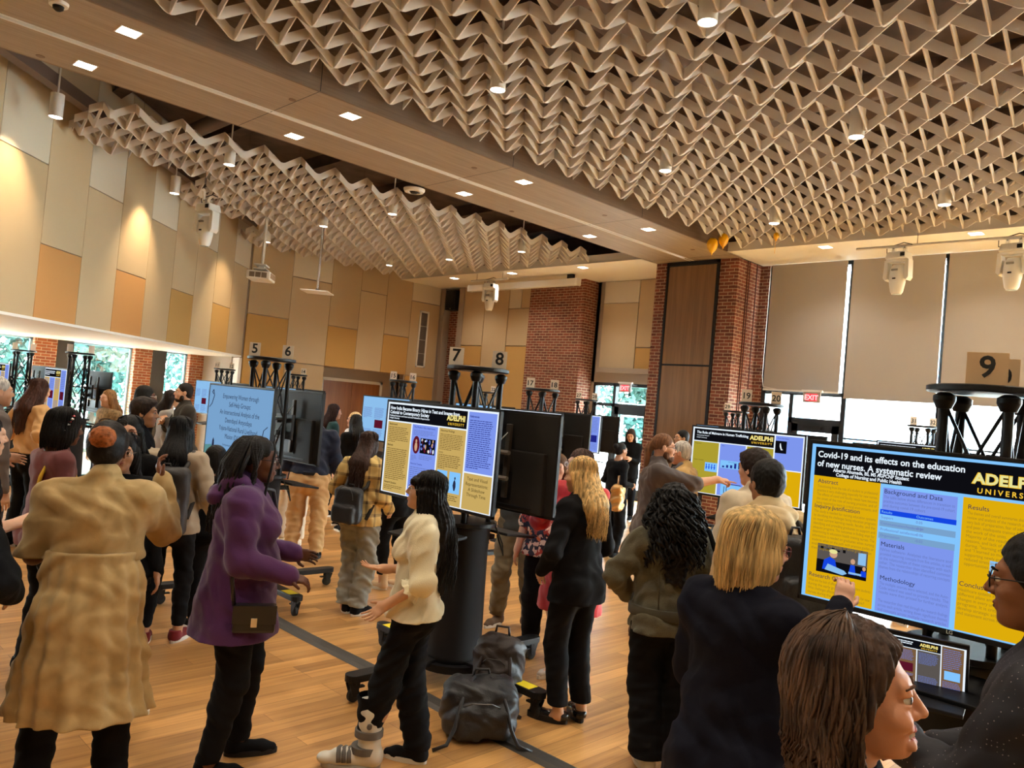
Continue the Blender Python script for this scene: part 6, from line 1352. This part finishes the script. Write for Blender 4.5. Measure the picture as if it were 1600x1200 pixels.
mk('blonde woman in glasses with a white cardigan and lanyard before the wooden doors', -2.28, 11.6, 130, dict(h=1.68, w=1.0, fem=True, nod=-6, la=(-.2, .2, 1.0)), SK_P, ('bob', hairm(214, 180, 130), dict(vol=.006)), (cloth(226, 222, 220), dict(e=.028, hem=.66, flare=.03, name='cardigan', crease=.006)), (BLK,), (BLK,), gl=dict(col=BLACKP), fc=True)
mk('dark haired woman in a teal top by the wooden doors', -2.80, 12.4, -60, dict(h=1.76, w=.98, fem=True, la=(-.1, .25, 1.15), ra=(.1, .28, 1.15)), SK_L, ('long', hairm(44, 26, 24), dict(L=.3, strands=30)), (cloth(28, 66, 70), dict(e=.022, hem=.85)), (BLK,), (BLK,), fc=True)
mk('woman in a black jacket between the doors and the plaid jacket', -2.18, 11.2, 40, dict(h=1.66, w=.98, fem=True), SK_L, ('long', HB, dict(L=.4, strands=30)), (BLK, dict(e=.024, hem=.8)), (BLK,), (BLK,))
mk('long haired woman looking down at a phone by the exit door', 2.33, 15.0, 165, dict(h=1.75, w=.98, fem=True, nod=22, la=(-.05, .26, 1.18), ra=(.07, .26, 1.18), rcurl=.9), SK_L, ('long', hairm(52, 34, 26), dict(L=.32)), (BLK, dict(e=.022, hem=.8)), (BLK,), (BLK,), fc=True)
e, f = mk('woman with tied black hair and glasses, in black, carrying a gold tote', 1.56, 11.0, -62, dict(h=1.60, w=1.05, fem=True, la=(-.2, .2, 1.1), ra=(.18, .16, 1.12), lf=(-.1, .05, 0), rf=(.1, 0, 0)), SK_M, ('bun', HB), (BLK, dict(e=.026, hem=.8)), (BLK, dict(e1=.02, e2=.03)), (BLK,), gl=dict(col=BLACKP), fc=True)
c = empty('tote_bag', (*P(1.55, 10.72)[:2], .86), .5, 'shiny gold tote bag on the arm of the woman in black', 'bag'); smesh('bag_body', [([bx((0, 0, 0), (.17, .07, .17), .04), wr(.012, 30, 26, 34)], V3(-.24, -.14, -.22), V3(.24, .14, .22), .014)], mat('gold_foil', srgb(196, 150, 90), .35, .5), c); MB().tube([(-.08, 0, .15), (-.07, .0, .3), (.07, 0, .3), (.08, 0, .15)], .009, 6).build('handle', mat('gold_strap', srgb(170, 120, 70), .5), c, smooth='all')
e, f = mk('white haired man with a grey scarf and tan jacket holding a paper cup', 1.80, 7.95, 66, dict(h=1.775, w=1.08, ra=(.14, .36, 1.15), la=(-.2, .25, 1.05), rcurl=.9, nod=6), skin(206, 140, 108), ('short', HGR, dict(vol=.0)), (cloth(196, 160, 100), dict(e=.03, hem=.8, collar=.03, es=.03, name='jacket', crease=.005)), (cloth(60, 56, 52),), (BLK,), fc=True, fkw=dict(brow=(150, 140, 130)))
smesh('scarf', [([cone(f.neck+V3(-.04, .02, .01), f.neck+V3(.04, .02, .01), .062, .062, .02), cone(f.neck+V3(.02, .10, -.02), f.neck+V3(.03, .15, -.22), .035, .04, .02), wr(.006, 40, 30, 50)], f.neck-.28, f.neck+.25, .012)], cloth(110, 108, 112), e)
c = empty('paper_cup', (*P(2.2, 7.72)[:2], 1.16), 0, 'small white paper cup held near the malware screen', 'cup'); MB().lathe([(.024, -.04), (.033, .045), (.03, .045), (.0, -.03)], 16).build('cup_wall', WHITEP, c, smooth=True)
mk('dark haired man in glasses and black, beyond the white haired man', 2.67, 12.0, 100, dict(h=1.84, w=1.02), SK_T, ('short', HB), (BLK, dict(e=.022)), (BLK,), (BLK,), gl=dict(col=BLACKP), fc=True)
mk('man with wavy dark hair in an off-white shirt facing the malware poster', 1.70, 5.32, 22, dict(h=1.82, w=1.08, turn=16, nod=2), SK_L, ('short', hairm(40, 28, 22, (60, 60, 60)), dict(vol=.016, curl=.005)), (cloth(212, 196, 168), dict(e=.022, hem=.86, collar=.04, es=.024, crease=.004)), (cloth(50, 52, 60),), (BLK,), fc=True)
e, f = mk('man with short black hair, cream hood and black backpack, seen from behind', 1.455, 4.32, 16, dict(h=1.80, w=1.05, nod=2), SK_M, ('short', hairm(18, 16, 15, (60, 60, 12)), dict(vol=.010, curl=.003)), (cloth(216, 190, 144), dict(e=.032, hem=.84, es=.03, crease=.005, collar=.04, name='hoodie')), (BLK,), (BLK,), fc=True)
smesh('hood', [([cone(f.neck+V3(-.07, -.08, .0), f.neck+V3(.07, -.08, .0), .05, .05, .03), cone(f.neck+V3(-.09, -.02, .02), f.neck+V3(-.05, .07, -.03), .032, .02, .03), cone(f.neck+V3(.09, -.02, .02), f.neck+V3(.05, .07, -.03), .032, .02, .03), cone(f.neck+V3(0, -.13, -.04), f.neck+V3(0, -.12, -.10), .07, .04, .04), wr(.004, 30, 20, 40, 2)], f.neck-.26, f.neck+.2, .009)], cloth(222, 196, 150), e)
backpack(e, f, 'black backpack worn by the cream hooded man', NYL, .32, .46, .17, 1.18, -.27)
mk('person whose brown hair shows over the nearest television', 4.5, 8.6, 180, dict(h=1.86, w=1.0), SK_L, ('short', hairm(96, 70, 46), dict(vol=.02, curl=.005)), (cloth(60, 60, 60),), (BLK,), (BLK,))
# --- left group
mk('balding man in a grey shirt cut off by the left edge', -4.28, 6.5, -40, dict(h=1.85, w=1.12, la=(-.2, .2, 1.1)), SK_L, ('buzz', HGR), (cloth(112, 102, 96), dict(e=.024, hem=.85, es=.026, collar=.03)), (cloth(40, 40, 46),), (BLK,), fc=True)
e, f = mk('person in black at the left edge with one elbow bent, very close', -2.27, 3.25, -20, dict(h=1.66, w=1.1, fem=True, ra=(.17, .20, 1.05), rpole=(1, -.6, -.3), la=(-.2, .2, 1.0)), SK_L, ('bun', HD), (cloth(16, 16, 18), dict(e=.03, hem=.62, flare=.02, es=.034, ec=.024, name='black_jacket', crease=.004)), (BLK, dict(e1=.02, e2=.03)), (BLK,))
def sequin(): return mat('sequins', (.02, .02, .022), .2, .8, bump=(220, 1.0))
mk('person in a short sleeved black sequin top at the left edge', -2.76, 4.1, -40, dict(h=1.70, w=1.05, fem=True, ra=(.16, .2, 1.18), rpole=(1, -.5, -1)), SK_L, ('bob', HD), (sequin(), dict(e=.024, hem=.84, sl=.45, es=.026, name='sequin_top')), (BLK,), (BLK,))
mk('woman with long brown hair in a peach ruffle sleeve top and black trousers', -5.15, 8.5, -22, dict(h=1.82, w=.98, fem=True, la=(-.22, .16, 1.15), ra=(.24, .12, 1.15), nod=8), SK_L, ('long', hairm(74, 46, 36), dict(L=.38, strands=80)), (cloth(226, 180, 124), dict(e=.028, hem=.98, sl=.55, es=.03, ec=.06, flare=.03, crease=.006, name='ruffle_top')), (BLK, dict(e1=.02, e2=.05)), (BLK,))
e, f = mk('woman with black hair and red and white hair clips, maroon striped top', -2.92, 5.1, -40, dict(h=1.70, w=1.02, fem=True, nod=6), SK_D2, ('bob', HB, dict(vol=.014, strands=200, sr=.8)), (cloth(112, 62, 62), dict(e=.024, hem=.85)), (BLK,), (BLK,), fc=True)
m = MB()
for i in range(7): q = Vector(f.H(.088+.006*(i % 2), -.0-.008*i, .085-.02*i)); m.lathe([(0, -.010), (.013, 0), (0, .010)], 8, c=q, m=i % 2)
m.build('hair_clip', [mat('clip_red', srgb(180, 40, 40), .4), WHITEP], e, smooth=True)
c = empty('yellow_strap', e.location, e.rotation_euler.z, 'wide yellow bag strap over the maroon striped top', 'bag'); MB().tube([(.1, -.13, 1.12), (.115, -.11, 1.28), (.12, -.07, 1.38), (.12, -.02, 1.42), (.115, .04, 1.40), (.1, .11, 1.25)], .013, 8).build('strap', cloth(226, 184, 60), c, smooth='all')
mk('smiling woman with black framed glasses in a black sleeveless top', -2.61, 5.45, 186, dict(h=1.68, w=.98, fem=True, turn=10), skin(216, 160, 130), ('long', HB, dict(L=.3, strands=50)), (BLK, dict(e=.018, hem=.84, sl=.12, vneck=True, name='sleeveless_top')), (BLK,), (BLK,), gl=dict(col=BLACKP), fc=True, smile=True)
mk('woman with gold hoop earrings and sparkly flats in front of the tan coat', -2.24, 4.62, 200, dict(h=1.62, w=1.0, fem=True, lf=(-.14, .0, 60), rf=(.12, .05, 20)), SK_M, ('long', HB, dict(L=.3, strands=40)), (BLK, dict(e=.02, hem=.8, flare=.03)), None, (mat('gold_sequin_flat', srgb(190, 150, 104), .4, .4, bump=(200, .8)), dict(kind='flat')), gl=dict(col=CHROME), fc=True)
mk('young man with wavy dark hair in profile, black jacket', -3.10, 6.6, -78, dict(h=1.77, w=1.05, nod=0), SK_T, ('short', hairm(44, 32, 26, (50, 50, 20)), dict(vol=.013, curl=.004)), (BLK, dict(e=.028, hem=.85, collar=.03, name='jacket')), (BLK,), (BLK,), fc=True, fkw=dict(brow=(30, 20, 16)))
c = tag(MB().box((0, 0, 0), (.14, .003, .1), rot=Matrix.Rotation(.5, 3, 'Y')).build('paper_sheet', CARD, loc=(*P(-2.78, 6.25)[:2], 1.33)), 'white sheet of paper held by the young man with wavy hair', 'paper')
mk('person with black hair and white rimmed glasses before the dark panel', -4.22, 9.0, -60, dict(h=1.84, w=1.05), SK_D, ('bob', HB), (BLK, dict(e=.026, hem=.82)), (BLK,), (BLK,), gl=dict(col=WHITEP), fc=True)
e, f = mk('bearded man in a dark blazer with folded arms at the left windows', -4.34, 10.5, 122, dict(h=1.90, w=1.1, la=(.02, .20, 1.28), ra=(-.02, .24, 1.26), lpole=(-1, -.2, -.6), rpole=(1, -.2, -.6)), SK_L, ('short', HD), (cloth(50, 44, 36), dict(e=.026, hem=.8, collar=.02, name='blazer')), (BLK,), (BLK,), fc=True)
k = f.k; MB().prism([(-.05, 1.46*k), (.05, 1.46*k), (.02, 1.2*k), (-.02, 1.2*k)], -.148, -.140, T=Matrix.Rotation(PI/2, 4, 'X')).build('shirt_front', WHITEP, e)
smesh('beard', [([f.he((0, .048, -.088), (.042, .046, .036)), f.he((-.05, .02, -.06), (.016, .028, .04), .02), f.he((.05, .02, -.06), (.016, .028, .04), .02)], f.head-.2, f.head+.2, .009)], hairm(60, 42, 32), e)
mk('person in a grey hooded top beside the folded arms man', -4.74, 10.9, -70, dict(h=1.78, w=1.0), SK_T, ('long', HD, dict(L=.25)), (cloth(168, 164, 160), dict(e=.028, hem=.82)), (cloth(60, 60, 66),), (BLK,))
mk('person in a brown plaid shirt beside the turned away screen under the overhang', -5.4, 10.6, 150, dict(h=1.72, w=1.0, fem=True), SK_L, ('long', hairm(150, 110, 70), dict(L=.3)), (cloth(150, 126, 92, .9, .1, (60, .4), (30, .5)), dict(e=.026, hem=.82)), (BLK,), (BLK,))
e, f = mk('student with long black hair, grey beige sweater and red sneakers, seen from behind', -2.46, 5.9, 6, dict(h=1.68, w=1.02, fem=True, la=(-.24, .16, 1.0), ra=(.26, .14, 1.0), lf=(-.1, -.04, 10), rf=(.12, .06, -14)), SK_T, ('long', HB, dict(L=.36, strands=80)), (cloth(178, 160, 136), dict(e=.028, hem=.86, es=.03, ec=.02)), (BLK, dict(e1=.010, e2=.010, ankle=.13)), (cloth(120, 30, 34), dict(kind='sneaker')))
backpack(e, f, 'charcoal backpack on the student with the red sneakers', NYG, .34, .50, .17, 1.12, -.25)
mk('person with black hair bending down left of the purple hoodie', -2.33, 6.35, 60, dict(h=1.44, w=1.0, fem=True), SK_M, ('bob', HB, dict(vol=.015)), (BLK, dict(e=.024)), (BLK,), (BLK,))
# --- bags on the floor
def floor_pack(x, y, rz, label, w_, d_, h_, m, lean=0):
    c = empty('backpack', (x, y, 0), rz, label, 'backpack')
    L = [bx((0, 0, h_*.46), (w_*.5, d_*.44, h_*.47), .11), bx((0, -d_*.32, h_*.33), (w_*.38, d_*.25, h_*.28), .06, .03), wr(.006, 22, 18, 25, 2), wr(.003, 44, 30, 50, 5), cut((0, 0, -1), 0)]
    smesh('pack_body', [(L, V3(-w_*.6, -d_*.75, -.01), V3(w_*.6, d_*.65, h_*1.05), .007)], m, c)
    MB().tube([(-w_*.33, -d_*.42, h_*.55), (-w_*.15, -d_*.56, h_*.68), (w_*.1, -d_*.56, h_*.68), (w_*.33, -d_*.42, h_*.52)], .004, 5).build('zip', mat('zip_dark', srgb(60, 58, 56), .4), c)
    for s in (-1, 1): MB().tube([(s*w_*.1, 0, h_*.93), (s*w_*.22, -d_*.25, h_*.86), (s*w_*.3, -d_*.5, h_*.6), (s*w_*.36, -d_*.62, h_*.3), (s*w_*.45, -d_*.72, .03), (s*w_*.62, -d_*.8, .012)], .012, 6).build('shoulder_strap', m, c, smooth='all')
    MB().tube([(-.05, d_*.1, h_*.9), (-.04, d_*.1, h_*1.03), (.04, d_*.1, h_*1.03), (.05, d_*.1, h_*.9)], .009, 6).build('grab_handle', m, c, smooth='all')
x, y, _ = P(-.03, 4.78); floor_pack(x, y, -PI/4+.15, 'black backpack slumped on the floor in front of the middle cart', .46, .34, .36, NYL)
x, y, _ = P(.07, 5.30); floor_pack(x, y, -PI/4-.2, 'black backpack with brown trim resting against the middle cart base', .34, .28, .48, mat('brown_black_nylon', srgb(50, 40, 36), .55, bump=(120, .2)))
